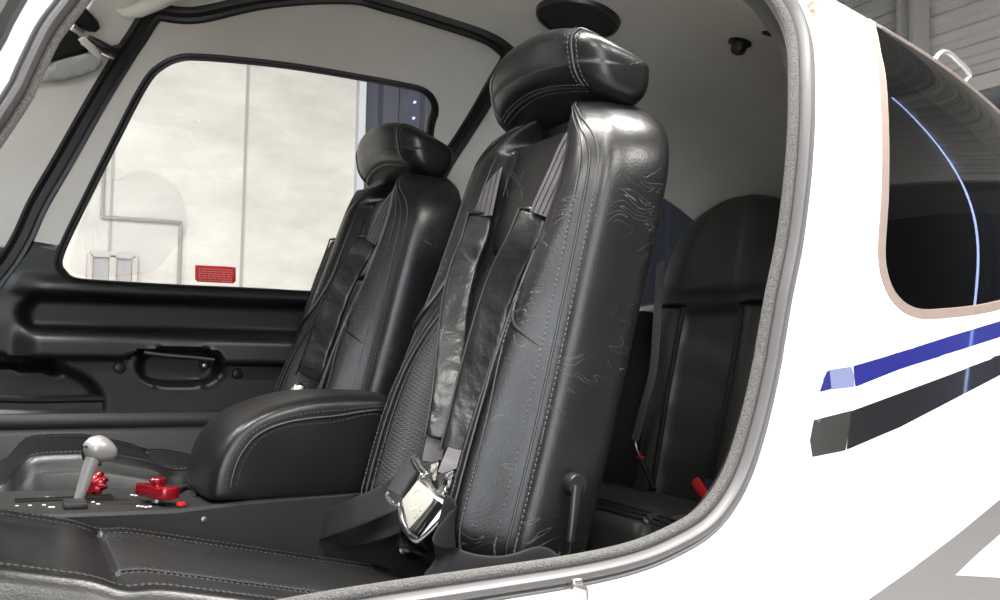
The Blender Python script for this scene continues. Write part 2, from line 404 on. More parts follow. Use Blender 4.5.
K = dict(
    white=mat('white_paint', (.86, .86, .86), .16, coat=.6),
    blue=mat('blue_vinyl', (.016, .019, .165), .22, coat=.5),
    paleblue=mat('worn_blue_vinyl', (.17, .195, .34), .3, coat=.3),
    black_vinyl=mat('black_vinyl', (.012, .011, .013), .22, coat=.6),
    black_film=mat('protective_film', (.035, .035, .033), .15, coat=.8),
    grey_vinyl=mat('grey_vinyl', (.17, .165, .165), .3, coat=.3),
    frame=mat('raw_window_edge', (.25, .192, .168), .6, noise=(60, .12)),
    rubber=mat('door_rubber', (.085, .082, .085), .42, bump=(60, .1, .002)),
    flock=mat('flocked_seal', (.085, .082, .08), .95, bump=(500, 1.0, .003), noise=(420, .9), sheen=.1),
    blackrub=mat('black_rubber', (.012, .012, .012), .5, bump=(80, .15, .002)),
    liner=mat('suede_headliner', (.64, .608, .552), .95, spec=.1, bump=(260, .35, .0012), noise=(14, .06), sheen=.2),
    trimblack=mat('black_trim', (.012, .012, .012), .42, spec=.5, bump=(700, .18, .0008)),
    trimsoft=mat('charcoal_trim', (.015, .0148, .0145), .62, spec=.35, bump=(500, .3, .001), noise=(300, .25)),
    carpet=mat('black_carpet', (.014, .014, .014), .95, bump=(400, 1, .003)),
    seat=leather('seat_leather', (.007, .007, .0075), rough=.33, spec=.42), worn=leather('worn_leather', (.007, .007, .0075), rough=.31, crease=.34, spec=.36),
    dark=leather('soft_black_leather', (.005, .005, .005), .5, spec=.3), smooth=leather('smooth_leather', (.008, .008, .008), .40, spec=.4),
    rear=leather('rear_leather', (.034, .034, .031), .42),
    perf=leather('perforated_leather', (.011, .011, .0115), .45, perf=(1, 2, .0052)),
    perfh=leather('perforated_cushion_leather', (.011, .011, .0115), .42, perf=(0, 1, .0060)),
    sleeve=leather('sleeve_leather', (.011, .011, .011), .30, wr=.016, wrs=24),
    stitch=mat('grey_thread', (.055, .053, .052), .6), web=webbing('grey_webbing', (.085, .078, .085)), webd=webbing('black_webbing', (.017, .016, .017)),
    logo=mat('embossed_thread', (.024, .024, .024), .5), stitchd=mat('black_thread', (.026, .025, .025), .6), alu=mat('dull_aluminium', (.30, .30, .30), .4, metal=.6),
    chrome=mat('polished_steel', (.80, .79, .76), .12, metal=1), steel=mat('brushed_steel', (.55, .54, .52), .32, metal=1, noise=(120, .12)),
    cream=mat('cream_enamel', (.31, .30, .265), .55), creamdk=mat('engraved_enamel', (.50, .49, .43), .4),
    red=mat('red_anodised', (.27, .004, .012), .26, metal=.4, coat=.4), redp=mat('red_plastic', (.62, .015, .02), .35),
    silver=mat('silver_lever', (.36, .355, .35), .34, metal=.45), dkmetal=mat('dark_metal', (.03, .03, .034), .3, metal=.6),
    label=mat('white_ink', (.72, .72, .70), .6), placard=mat('red_placard', (.80, .016, .026), .5), placink=mat('pale_ink', (.75, .28, .26), .6),
    visor=mat('grey_visor', (.36, .365, .345), .5), blackpl=mat('black_plastic', (.010, .010, .010), .4),
    glass=glass('clear_acrylic', (.97, .97, .96)), wglass=glass('windscreen_acrylic', (.92, .93, .94)), tint=glass('tinted_acrylic', (.30, .31, .33), gloss=(1, 1, 1)),
    screw=mat('dark_screw', (.016, .016, .016), .3, metal=.3), brass=mat('aged_brass', (.60, .55, .45), .35, metal=.7),
    grille=mat('speaker_mesh', (.012, .012, .012), .8, bump=(900, 1, .002)),
)

# ================================================================== THE HANGAR
FWY = 7.6                                  # far wall of the hangar
def struct(mb, name, m, **kw):
    o = mb.build(name, m, None, **kw); o['kind'] = 'structure'; return o
def concrete():
    m = bpy.data.materials.new('board_marked_concrete'); m.use_nodes = True
    N, L = m.node_tree.nodes, m.node_tree.links; b = N['Principled BSDF']; b.inputs['Roughness'].default_value = .85
    tc = N.new('ShaderNodeTexCoord')
    a = N.new('ShaderNodeTexNoise'); a.inputs['Scale'].default_value = 1.7; a.inputs['Detail'].default_value = 8; a.inputs['Roughness'].default_value = .65
    mp = N.new('ShaderNodeMapping'); mp.inputs['Scale'].default_value = (1, 1, 2.2); L.new(tc.outputs['Object'], mp.inputs['Vector']); L.new(mp.outputs['Vector'], a.inputs['Vector'])
    r = N.new('ShaderNodeValToRGB'); r.color_ramp.elements[0].position = .3; r.color_ramp.elements[0].color = (.45, .44, .415, 1)
    r.color_ramp.elements[1].position = .66; r.color_ramp.elements[1].color = (.60, .585, .555, 1)
    L.new(a.outputs['Fac'], r.inputs['Fac']); L.new(r.outputs['Color'], b.inputs['Base Color'])
    bp = N.new('ShaderNodeBump'); bp.inputs['Strength'].default_value = .2; L.new(a.outputs['Fac'], bp.inputs['Height']); L.new(bp.outputs['Normal'], b.inputs['Normal'])
    return m
HX0, HX1, HY0, HZ1 = -5.5, 8.0, -6.0, 4.6
HF = -H
xdoor = onY(356, 150, FWY)[0]
mb = MB(); mb.box(((HX0+xdoor)/2, FWY+.15, (HF+HZ1)/2), xdoor-HX0, .3, HZ1-HF)
wall_far = struct(mb, 'wall_far', concrete(), smooth=False)
# joints and a surface conduit on the concrete
seam_m = mat('concrete_joint', (.33, .32, .31), .9)
for k, px in enumerate((113, 245)):
    x = onY(px, 160, FWY)[0]
    struct(MB().box((x, FWY-.004, (HF+HZ1)/2), .022, .012, HZ1-HF), 'trim_%d' % (k+1), seam_m, smooth=False)
p1, p2, p3, p4 = onY(103, 150, FWY-.03), onY(102, 217, FWY-.03), onY(181, 222, FWY-.03), onY(181, 300, FWY-.03)
p1 = np.array([p2[0], FWY-.03, 3.2]); p4 = np.array([p3[0], FWY-.03, HF])
tag(MB().tube([p1, p2, p2, p3, p3, p4], .013, 8).build('wall_conduit', mat('painted_conduit', (.27, .265, .26), .6), None), 'thin grey conduit bent across the pale concrete wall', 'pipe')
# small window in the wall
a, b_ = onY(90, 254, FWY), onY(135, 254, FWY); wz = a[2]; wbot = wz-.55
wroot = thing('window_1', 'small grey two-pane window low in the concrete wall', 'window', ((a[0]+b_[0])/2, FWY-.02, wbot)); wroot['kind'] = 'structure'
mb = MB(); w_ = b_[0]-a[0]; cx = (a[0]+b_[0])/2
for (x, z, sx, sz) in ((cx, wz, w_, .045), (cx, wbot, w_, .045), (a[0], (wz+wbot)/2, .04, wz-wbot), (b_[0], (wz+wbot)/2, .04, wz-wbot), (cx, (wz+wbot)/2, .05, wz-wbot)):
    mb.box((x, FWY-.02, z), sx, .05, sz, bev=.004)
mb.build('window_frame', mat('pale_window_frame', (.44, .40, .37), .6), wroot)
for s_ in (-1, 1):
    MB().box((cx+s_*w_/4, FWY-.008, (wz+wbot)/2), w_/2-.045, .012, wz-wbot-.045).build('pane', mat('obscured_glass', (.30, .295, .305), .35), wroot, smooth=False)
# blue-grey sliding door right of the concrete
def ribbed(x0, x1, y, z0, z1, pitch, dep):
    mb = MB(); xs = [x0]; x = x0; rows = [[], []]
    pr = [(0, 0), (.55, 0), (.62, 1), (.93, 1), (1, 0)]
    while x < x1:
        for u, d in pr[:-1]:
            for r, z in zip(rows, (z0, z1)): r.append((x+u*pitch, y-d*dep, z))
        x += pitch
    mb.grid(rows); return mb
droot = thing('door_1', 'dark blue-grey ribbed hangar door beside the concrete wall', 'door', (xdoor+1.5, FWY, HF)); droot['kind'] = 'structure'
m_door = mat('blue_grey_sheet', (.058, .062, .085), .5, noise=(3, .1))
ribbed(xdoor, HX1, FWY+.05, HF, HZ1, .38, .05).build('door_sheet', m_door, droot, smooth=False, solid=-.02)
MB().box((xdoor+.02, FWY+.0, (HF+HZ1)/2), .06, .16, HZ1-HF).build('door_edge', mat('galvanised_edge', (.55, .57, .62), .4, metal=.5), droot, smooth=False)
for px, py in ((415, 102), (414, 118)):  # two small blue emissive discs in front of the door sheet
    p = onY(px, py, FWY-.05)
    MB().lathe(p, (0, -1, 0), [(.001, -.02), (.010, -.02), (.011, 0), (.008, .008), (.001, .012)], 12).build('blue_dot', mat('blue_dot_glow', (.3, .4, 1), .3, emit=((.25, .35, 1), 2)), droot)
# horizontally profiled sheet on the aft wall
def corr(x, y0, y1, z0, z1, pitch, dep):
    mb = MB(); rows = []; z = z0
    while z < z1:
        for u, d in ((0, 0), (.30, 0), (.40, 1), (.82, 1), (1.0, .0)):
            rows.append([(x-d*dep, y0, z+u*pitch), (x-d*dep, y1, z+u*pitch)])
        z += pitch
    mb.grid(rows); return mb
m_sheet = mat('grey_profiled_sheet', (.44, .43, .42), .45, noise=(2, .08))
zb = onX(962, 88, HX1)[2]
struct(corr(HX1, HY0, FWY+.1, zb, HZ1+.1, .20, .035), 'wall_aft', m_sheet, smooth=False, solid=-.02)
struct(MB().box((HX1+.25, (HY0+FWY)/2, (HF+zb)/2), .06, FWY-HY0, zb-HF), 'door_2', mat('dark_door_panel', (.028, .03, .036), .5), smooth=False)
struct(MB().box((HX1-.03, (HY0+FWY)/2, zb-.03), .16, FWY-HY0, .14), 'trim_3', m_sheet, smooth=False)
ca, cb = onX(905, 40, HX1-.2), onX(921, 40, HX1-.2)
mb = MB(); yc_ = (ca[1]+cb[1])/2; wy = abs(ca[1]-cb[1])
mb.box((HX1-.2, yc_-wy*.42, (HF+HZ1)/2), .22, .05, HZ1-HF); mb.box((HX1-.2, yc_+wy*.42, (HF+HZ1)/2), .22, .05, HZ1-HF); mb.box((HX1-.2, yc_, (HF+HZ1)/2), .03, wy*.84, HZ1-HF)
struct(mb, 'trim_4', mat('grey_steel_column', (.34, .333, .325), .45), smooth=False)
# floor, roof, side wall behind the viewer on the aft half
struct(MB().box(((HX0+HX1)/2-2, (HY0+FWY)/2-2, HF-.05), HX1-HX0+5, FWY-HY0+5, .1), 'floor', mat('hangar_floor', (.42, .41, .39), .45, noise=(1.5, .15)), smooth=False)
mb = MB(); x = HX0; rows = []
while x < HX1:
    for u, d in ((0, 0), (.45, 0), (.55, 1), (.95, 1)):
        rows.append([(x+u*.3, HY0, HZ1-d*.05), (x+u*.3, FWY+.1, HZ1-d*.05)])
    x += .3
mb.grid(rows); struct(mb, 'ceiling', mat('roof_sheet', (.16, .16, .165), .5), smooth=False, solid=.03)
mb = MB()
for k in range(5):
    mb.box((HX0+1.2+k*2.6, (HY0+FWY)/2, HZ1-.22), .12, FWY-HY0, .3)
struct(mb, 'trim_5', mat('roof_beam', (.05, .05, .055), .5), smooth=False)
rows = [[], []]; x = -1.0
while x < HX1:
    for u, d in ((0, 0), (.45, 0), (.55, 1), (.95, 1)):
        for r, z in zip(rows, (HF, HZ1)): r.append((x+u*.25, HY0+d*.05, z))
    x += .25
mb = MB(); mb.grid(rows); struct(mb, 'wall_near', mat('dark_profiled_sheet', (.13, .13, .14), .5), smooth=False, solid=.03)
mb = MB(); rows = [[], []]; y = HY0
while y < FWY:
    for u, d in ((0, 0), (.45, 0), (.55, 1), (.95, 1)):
        for r, z in zip(rows, (HF, HZ1)): r.append((HX0+d*.05, y+u*.25, z))
    y += .25
mb.grid(rows); struct(mb, 'wall_front', mat('front_profiled_sheet', (.10, .10, .105), .5), smooth=False, solid=.03)
# unseen glowing strip standing for a daylight slit, placed to reflect in the rear window
struct(MB().prism([(7.90, -2.30, -.6), (7.90, -2.26, -.6), (7.90, -1.00, 4.5), (7.90, -1.04, 4.5)], (-1, 0, 0), .01), 'slit_glow', mat('slit_emission', (.6, .7, 1), .5, emit=((.42, .55, 1.0), 9)), smooth=False)
# housings for the added roof lamps
for k, (lx, ly) in enumerate(ADDED_LAMPS):
    t = thing('added_roof_lamp', 'unseen white lamp added under the hangar roof', 'lamp', (lx, ly, 4.1), 'added roof lamps')
    mb = MB(); mb.box((lx, ly, 4.14), 1.7, .6, .08, bev=.02); mb.build('housing', K['white'], t)
    MB().tube([(lx, ly, 4.17), (lx, ly, HZ1-.06)], .012).build('hanger_rod', K['steel'], t)

# ================================================================== THE AIRCRAFT SHELL
plane = thing('airplane_fuselage', 'white airplane fuselage with open cabin doorway and blue and black stripes', 'airplane', (.6, YC, -.9))
# near door opening (outer edge of its seal)
near_px = [(793, 0), (804, 20), (811, 45), (813, 80), (812, 140), (808, 190), (800, 250), (790, 300), (779, 365), (767, 420), (752, 470), (735, 505), (712, 533), (680, 553), (640, 570), (583, 584), (500, 598), (400, 614), (300, 632), (150, 664), (0, 694)]
pts = [pix_q(*p) for p in near_px]
pts += [side_q(-.09, -.285), side_q(-.14, -.24), side_q(-.13, -.08), side_q(-.07, .07)]
pts += [pix_q(*p) for p in [(0, 98), (15, 70), (37, 25), (56, 0)]]
pts += [side_q(.10, .405), side_q(.17, .535), roof_q(.27, 1.06), roof_q(.38, 1.15), roof_q(.52, 1.19), roof_q(.68, 1.20), roof_q(.79, 1.165), side_q(.835, .585), side_q(.85, .52)]
near_loop = resample(catmull(pts, 6, True), .012, True)
# rear side window (near): outer edge of its pale frame; the far one mirrors it
rw_px = [(868, 20), (872, 40), (878, 70), (881, 110), (882, 150), (881, 200), (878, 250), (882, 280), (893, 302), (912, 316), (940, 318), (1000, 309)]
pts = [pix_q(*p) for p in rw_px] + [side_q(1.42, .105), side_q(1.58, .14), side_q(1.64, .18), side_q(1.63, .22), side_q(1.56, .28), side_q(1.42, .372), side_q(1.28, .435), side_q(1.14, .487)]
rw_loop = resample(catmull(pts, 6, True), .012, True)
rw_far = [np.array([x, -q]) for x, q in rw_loop]
# far door opening, followed on the inner lining
INS = .045
fd_px = [(0, 255), (14, 231), (28, 200), (57, 150), (100, 75), (126, 34), (150, 5)]
pts = [pix_q(*p, ins=INS, far=True) for p in fd_px]
pts += [roof_q(.27, 1.73, INS), roof_q(.38, 1.655, INS)]
pts += [pix_q(*p, ins=INS, far=True) for p in [(352, -9), (390, 0), (440, 15), (490, 32), (512, 46), (519, 58), (508, 76), (490, 106), (470, 138)]]
pts += [side_q(.835, .36, True, INS), side_q(.80, .22, True, INS), side_q(.77, .05, True, INS), side_q(.73, -.07, True, INS), side_q(.66, -.135, True, INS), side_q(.5, -.142, True, INS), side_q(.2, -.142, True, INS), side_q(.0, -.142, True, INS), side_q(-.08, -.12, True, INS), side_q(-.09, -.04, True, INS), side_q(-.06, .08, True, INS)]
fd_loop = resample(catmull(pts, 6, True), .012, True)

# outer skin
ws = [side_q(-.075, .10), pix_q(-10, 40), pix_q(11, 0), side_q(.06, .42), side_q(.13, .56), roof_q(.24, 1.10), roof_q(.30, 1.25)]
wsm = [np.array([x, -q]) for x, q in ws][::-1]
outline = [np.array([-.9, -QMAX*.93]), np.array([2.1, -QMAX*.93]), np.array([2.1, QMAX*.93]), np.array([-.9, QMAX*.93]), np.array([-.9, float(side_q(-.9, .05, True)[1])]), np.array([-.25, float(side_q(-.25, .07, True)[1])])] + wsm + ws[::-1] + [np.array([-.25, float(side_q(-.25, .07)[1])]), np.array([-.9, float(side_q(-.9, .05)[1])])]
patch(outline, [near_loop, rw_loop, rw_far, fd_loop], .022, lambda x, q: s_pt(x, q)).build('skin', K['white'], plane, fix=True, angle=60)
# windscreen edge seal
P = [s_pt(x, q)+s_nrm(x, q)*.002 for x, q in resample(catmull(ws, 6), .012)]
MB().tube(P, .010, 8).build('windscreen_seal', K['blackrub'], plane)
wpane = [np.array([-.25, float(side_q(-.25, .07)[1])])]+ws+wsm+[np.array([-.25, float(side_q(-.25, .07, True)[1])]), np.array([-.9, float(side_q(-.9, .05, True)[1])]), np.array([-.9, float(side_q(-.9, .05)[1])])]
patch(wpane, [], .03, lambda x, q: s_pt(x, q)).build('windscreen', K['wglass'], plane, angle=80)
# lining: suede above, black trim below
def zq(z, far): return float(side_q(.5, z, far, INS)[1])
lin = [np.array([.30, zq(.13, False)]), np.array([1.66, zq(.13, False)]), np.array([1.66, zq(.13, True)]), np.array([-.14, zq(.165, True)]), np.array([-.10, zq(.25, True)]), np.array([-.02, zq(.40, True)]), np.array([.10, roof_q(.1, 1.78, INS)[1]]), np.array([.17, 0.]), np.array([.10, -roof_q(.1, 1.78, INS)[1]]), np.array([-.02, zq(.40, False)]), np.array([-.10, zq(.25, False)]), np.array([-.14, zq(.165, False)])]
def small(l, d): return offset_loop(l, d)
patch(lin, [small(near_loop, .004), small(rw_loop, -.014), small(rw_far, -.014), fd_loop], .022, lambda x, q: s_pt(x, q, INS)).build('headliner', K['liner'], plane, angle=60)
for far in (False, True):
    lo = [np.array([-.5, zq(-.6, far)]), np.array([1.66, zq(-.6, far)]), np.array([1.66, zq(.128, far)]), np.array([-.14, zq(.163, far)]), np.array([-.5, zq(.0, far)])]
    sg = 1
    hl = [fd_loop, small(rw_far, -.014)] if far else [small(near_loop, .004), small(rw_loop, -.014)]
    # keep only the parts of the openings that fall in this trim by letting them cut through the outline
    loops = []
    mb = patch(lo, hl, .022, lambda x, q: s_pt(x, q, INS))
    mb.build('side_trim', K['trimblack'], plane, angle=60)
# jambs
def jamb(loop, i0, i1):
    mb = MB(); mb.grid([[s_pt(x, q, i0) for x, q in loop], [s_pt(x, q, i1) for x, q in loop]], cu=True); return mb
jamb(near_loop, 0, INS).build('door_jamb', K['trimblack'], plane)
for l in (rw_loop, rw_far): jamb(small(l, -.013), -.001, INS).build('window_reveal', K['liner'], plane)
# door seal of the open doorway: outer lip, grey rubber strip, flocked inner strip
P, B, Nn = frames(near_loop, 0.0)
B = B*np.array([[.66 if (p[0] < .3 and p[2] > -.05) else 1.0] for p in P])
seal = sweep(P, B, Nn, [(-.002, -.006), (-.0015, .0025), (.001, .004), (.0032, .0025), (.0042, .0015), (.006, .0065), (.0095, .0095), (.0135, .0092), (.0165, .0055), (.0175, -.001), (.019, -.006), (.019, -.022), (.004, -.022)]).build('door_seal', K['rubber'], plane)
sweep(P, B, Nn, ell(.0225, -.009, .0058, .007, 12)).build('flocked_strip', K['flock'], seal)
# rear windows
for l, sgn in ((rw_loop, 1), (rw_far, -1)):
    P, B, Nn = frames(l, 0.0)
    f = sweep(P, B, Nn, [(-.001, -.006), (-.0005, .0012), (.0115, .0012), (.012, -.0005), (.012, -.006)]).build('window_frame', K['frame'], plane)
    pane = patch(offset_loop(l, -.009), [], .02, lambda x, q: s_pt(x, q, .0015)).build('rear_window', K['tint'], plane, angle=80)
# stripes on the side
def decal(px, m, name, off=.0006, h=.004, parent=plane, inner=None):
    l = []
    for a_, b_ in zip(px, px[1:]+px[:1]):
        if isinstance(a_, np.ndarray): l.append(a_); continue
        l.append(pix_q(*a_))
        if not isinstance(b_, np.ndarray):
            n_ = int(math.hypot(b_[0]-a_[0], b_[1]-a_[1])/8)
            l += [pix_q(a_[0]+(b_[0]-a_[0])*k/n_, a_[1]+(b_[1]-a_[1])*k/n_) for k in range(1, n_)]
    return patch(l, [], h, lambda x, q: s_pt(x, q)+s_nrm(x, q)*off).build(name, m, parent, angle=80)
e1, e2 = pix_q(1000, 321), pix_q(1000, 339)
d1 = decal([(853, 366), (900, 352), (950, 336), (1000, 321), e1+np.array([.5, .13]), e2+np.array([.5, .13]), (1000, 337), (950, 353), (900, 369), (855, 387)], K['blue'], 'blue_stripe')
decal([(828, 370), (851, 366.5), (854, 376), (854, 387), (830, 389.5), (822, 380)], K['paleblue'], 'worn_stripe_end', parent=d1)
decal([(826, 372), (829, 370), (831, 389), (819, 392)], K['blue'], 'stripe_tip', parent=d1, off=.0009)
e1, e2 = pix_q(1000, 356), pix_q(1000, 376)
d2 = decal([(851, 411), (900, 393), (950, 374.5), (1000, 355), e1+np.array([.5, .16]), e2+np.array([.5, .2]), (1000, 375), (950, 401), (900, 427), (846, 450)], K['black_vinyl'], 'black_stripe')
decal([(813.5, 420), (851, 410.5), (849, 430), (845, 450.5), (812, 457), (809.5, 440)], K['black_film'], 'film_patch', parent=d2)
e1, e2 = pix_q(1000, 499), pix_q(1000, 533)
d3 = decal([(866, 601), (910, 570), (955, 536), (1000, 499), e1+np.array([.12, .10]), e2+np.array([.12, .10]), (1000, 534), (978, 553), (955, 575), (1000, 577.5), pix_q(1000, 577.5)+np.array([.4, -.03]), pix_q(1000, 640)+np.array([.4, -.03]), pix_q(900, 655), pix_q(830, 627)], K['grey_vinyl'], 'grey_stripe')
# roof handle (small step ring) behind the window
hb = [s_hit(931, 66), s_hit(961, 88)]
hb = [roof_q(1.25, 1.02), roof_q(1.42, 1.02)]
hd = []
for i, (px, py) in enumerate([(931, 68), (936, 58), (942, 52.5), (949, 53), (958, 61), (967, 70), (969.5, 76), (966, 80), (960, 88)]):
    hd.append(onY(px, py, 1.10))
mb = MB(); mb.tube(catmull(hd, 5), .0044, 8)
for p in (hd[0], hd[-1]): mb.lathe(p-np.array([0, 0, .006]), (0, 0, 1), [(.001, -.012), (.009, -.012), (.009, .006), (.005, .01), (.001, .01)], 14)
mb.build('roof_handle', K['alu'], plane)
# latch pin by the top rear corner of the doorway
p0 = s_hit(808, 8); n0 = s_nrm(*s_inv(p0))
MB().lathe(p0, n0, [(.001, .0), (.013, .0), (.013, .0015), (.006, .002), (.005, .012), (.001, .013)], 18).build('latch_pin', K['brass'], plane)
MB().tube([p0+n0*.010, s_hit(800, -8)+n0*.014], .0035).build('latch_link', K['steel'], plane)
# bracket on the sill lip
p0 = s_hit(570, 584); mb = MB()
A = [s_hit(566, 583)+np.array([0, -.012, 0]), s_hit(577, 586)+np.array([0, -.014, 0]), s_hit(579, 604)+np.array([0, -.012, 0])]
mb.tube(A, .0036, 8); mb.box(s_hit(571, 581)+np.array([0, -.008, 0]), .012, .012, .010, bev=.002)
mb.build('door_bracket', K['steel'], plane)
# overhead: round speaker grille, two vents, small screws
def on_roof(px, py): return s_hit(px, py, INS, True)
c = on_roof(578, 17); n = -s_nrm(*s_inv(c, INS), INS)
R1 = .5*np.linalg.norm(on_roof(536, 12)-on_roof(621, 26)) if True else .07
g = MB().lathe(c, n, [(.001, -.004), (R1*.9, -.004), (R1*.9, .004), (R1*.86, .006), (.001, .003)], 40).build('speaker_grille', K['grille'], plane)
rows = [[c+n*z+r*(math.cos(a)*np.cross(n, (0, 1, 0))+math.sin(a)*np.array((0, 1, 0))) for a in np.linspace(0, 2*math.pi, 40, endpoint=False)] for r, z in ((R1*.88, .0), (R1*.9, .008), (R1*.96, .008), (R1, .0))]
MB().grid(rows, cu=True).build('rim', K['blackpl'], g)
c = on_roof(740, 42); n = -s_nrm(*s_inv(c, INS), INS)
v = MB().lathe(c, n, [(.001, -.002), (.020, -.002), (.020, .003), (.014, .005), (.012, .018), (.011, .019), (.001, .017)], 24).build('air_vent', K['blackpl'], plane)
MB().lathe(c+n*.0185, n, [(.001, 0), (.008, 0), (.007, .003), (.001, .004)], 16).build('vent_knob', K['blackrub'], v)
c = on_roof(768, 33); n = -s_nrm(*s_inv(c, INS), INS)
MB().lathe(c, n, [(.001, -.002), (.010, -.002), (.010, .002), (.001, .0025)], 20).build('vent_plug', K['blackpl'], plane)
c = on_roof(455, 44); n = -s_nrm(*s_inv(c, INS), INS)
MB().lathe(c, n, [(.001, -.001), (.0032, -.001), (.003, .002), (.001, .0025)], 12).build('lining_screw', K['screw'], plane)
# cabin floor, bulkheads, lower wall on the far side
MB().box((.6, YC, -.60), 2.3, 1.1, .03).build('cabin_floor', K['carpet'], plane, smooth=False)
ph = np.linspace(0, 2*math.pi, 60, endpoint=False)
def disc_at(x, ins):
    r = []
    for q in np.linspace(-QMAX*.93, QMAX*.93, 80): r.append(s_pt(x, q, ins))
    return r
mb = MB(); A = disc_at(1.64, INS); cc = np.array([1.64, YC, -.1]); mb.add([cc]+A, [(0, i+1, i+2) for i in range(len(A)-1)]+[(0, len(A), 1)]); mb.build('rear_bulkhead', K['trimblack'], plane, smooth=False)
mb = MB(); mb.grid([[(x, 1.945, -.137), (x, 1.905, -.137), (x, 1.90, -.163)] for x in (-.4, .9)]); mb.build('sill_carpet_strip', K['trimsoft'], plane, angle=20, solid=.004)
mb = MB(); mb.grid([[(x, 1.905, -.163), (x, 1.885, -.166), (x, 1.878, -.172), (x, 1.87, -.59)] for x in (-.4, .9)]); mb.build('lower_side_panel', K['trimsoft'], plane, angle=20, solid=.004)
# near sill inside the doorway
mb = MB(); mb.grid([[(x, .855, -.24), (x, .875, -.245), (x, .88, -.59)] for x in (-.3, .75)]); mb.build('near_sill_panel', K['trimsoft'], plane, angle=20, solid=.004)
MB().box((-.42, YC, -.12), .06, 1.08, .5, bev=.02).build('instrument_panel', K['blackpl'], plane)

# sun visor with its dark flap and clip on the far front corner
tvis = thing('sun_visor', 'pale grey sun visor with black flap beside the front pillar', 'sun visor', s_hit(75, 60, INS, True))
def on_in(px, py, off=.012):
    p = s_hit(px, py, INS, True); return p - s_nrm(*s_inv(p, INS), INS)*off
def slab(px, off, th, name, m, parent, sm=3):
    L2 = [pix_q(*p, ins=INS, far=True) for p in px]
    mb = patch(L2, [], .012, lambda x, q: s_pt(x, q, INS+off)); return mb.build(name, m, parent, angle=80, solid=th)
slab([(30, 80), (55, 56), (88, 47), (97, 50), (102, 57), (97, 63), (80, 71), (60, 76), (42, 77)], .016, .006, 'visor_panel', K['visor'], tvis)
slab([(40, 62), (56, 24), (62, 20), (92, 46), (88, 48), (55, 57)], .012, .004, 'visor_flap', K['blackpl'], tvis)
slab([(62, 12), (82, -2), (88, 5), (99, 18), (100, 23), (95, 27), (88, 26), (76, 20)], .012, .004, 'visor_flap', K['blackpl'], tvis)
slab([(78, 33), (86, 30), (98, 43), (103, 56), (100, 57)], .02, .004, 'visor_arm', K['liner'], tvis)
mb = MB()
mb.tube([on_in(88, 27, .03), on_in(98, 32, .035), on_in(106, 38, .035), (on_in(117, 44, .03))], [.004, .007, .009, .006], 10)
mb.tube([on_in(100, 36, .02), on_in(110, 45, .025), on_in(118, 50, .02)], .003, 8)
mb.tube([on_in(112, 38, .03), on_in(120, 36, .03)], .003, 8)
mb.build('visor_clip', K['blackpl'], tvis)
MB().tube([on_in(101, 45, .03), on_in(108, 48, .032), on_in(113, 50, .03)], .0035, 8).build('clip_spring', K['steel'], tvis)
MB().tube([on_in(74, 18, .02), on_in(84, 26, .02)], .004, 8).build('visor_rod', K['steel'], tvis)
th = thing('grab_handle', 'beige padded bulge on the headliner above the far front pillar', 'handle', s_hit(135, 8, INS, True))
mb = MB(); mb.tube([on_in(117, 10, .002), on_in(125, 9, .010), on_in(139, 4, .014), on_in(158, -6, .015), on_in(190, -22, .015)], [.003, .009, .013, .015, .015], 16)
mb.build('grip', K['liner'], th)

# ================================================================== FAR CABIN DOOR
door = thing('cabin_door', 'closed far cabin door with beige frame, rounded window and black armrest panel', 'door', (.4, 1.93, -.137))
# black seal strip round it (part of the door)
P, B, Nn = frames(fd_loop, INS)
sweep(P, B, -Nn, [(-.001, -.03), (-.001, .004), (.004, .010), (.009, .006), (.012, .003), (.024, .003), (.028, .008), (.034, .009), (.038, .002), (.038, -.03)]).build('door_seal', K['blackrub'], door)
fd_in = offset_loop(fd_loop, -.036)
DI = INS+.004
gw_px = [(62, 262), (66, 271), (76, 278), (110, 281), (180, 285), (250, 288), (305, 291)]
gl = [pix_q(*p, ins=DI, far=True) for p in gw_px]
gl += [side_q(.62, .112, True, DI), side_q(.69, .13, True, DI), side_q(.735, .18, True, DI), side_q(.765, .27, True, DI), side_q(.785, .38, True, DI)]
gl += [pix_q(*p, ins=DI, far=True) for p in [(428, 126), (432, 112), (430, 101), (421, 92), (400, 87), (355, 79), (300, 70), (250, 64), (200, 60), (180, 61), (163, 69), (149, 84), (120, 139), (92, 195), (70, 240)]]
win_loop = resample(catmull(gl, 6, True), .01, True)
win_out = offset_loop(win_loop, .012)
# beige upper frame: between door seal and window, above the black panel
def clip_above(loop, zcut):      # keep the part of a loop above a height, as an open path
    P3 = [s_pt(x, q, DI) for x, q in loop]; up = [p[2] > zcut for p in P3]; n = len(loop)
    i0 = next(i for i in range(n) if up[i] and not up[i-1]); out = []
    while up[i0 % n]: out.append(loop[i0 % n]); i0 += 1
    return out
zc = .168
A = clip_above(fd_in, zc); Bp = clip_above(win_out, zc)
if np.linalg.norm(A[-1]-Bp[0]) > np.linalg.norm(A[-1]-Bp[-1]): Bp = Bp[::-1]
patch(list(A)+list(Bp), [], .014, lambda x, q: s_pt(x, q, DI)).build('upper_frame', K['liner'], door, angle=60)
# outer door skin
patch(offset_loop(fd_loop, .002), [win_out], .022, lambda x, q: s_pt(x, q, -.001)).build('door_skin', K['white'], door, angle=60)
jamb(win_out, 0.0, DI).build('window_reveal', K['blackrub'], door)
# window rubber and pane
P, B, Nn = frames(win_loop, DI)
sweep(P, B, -Nn, [(-.014, -.004), (-.014, .003), (-.010, .006), (-.006, .003), (-.002, .006), (.001, .002), (.001, -.012), (-.014, -.012)]).build('window_gasket', K['blackrub'], door)
patch(offset_loop(win_loop, .004), [], .02, lambda x, q: s_pt(x, q, DI-.008)).build('window_pane', K['glass'], door, angle=80)
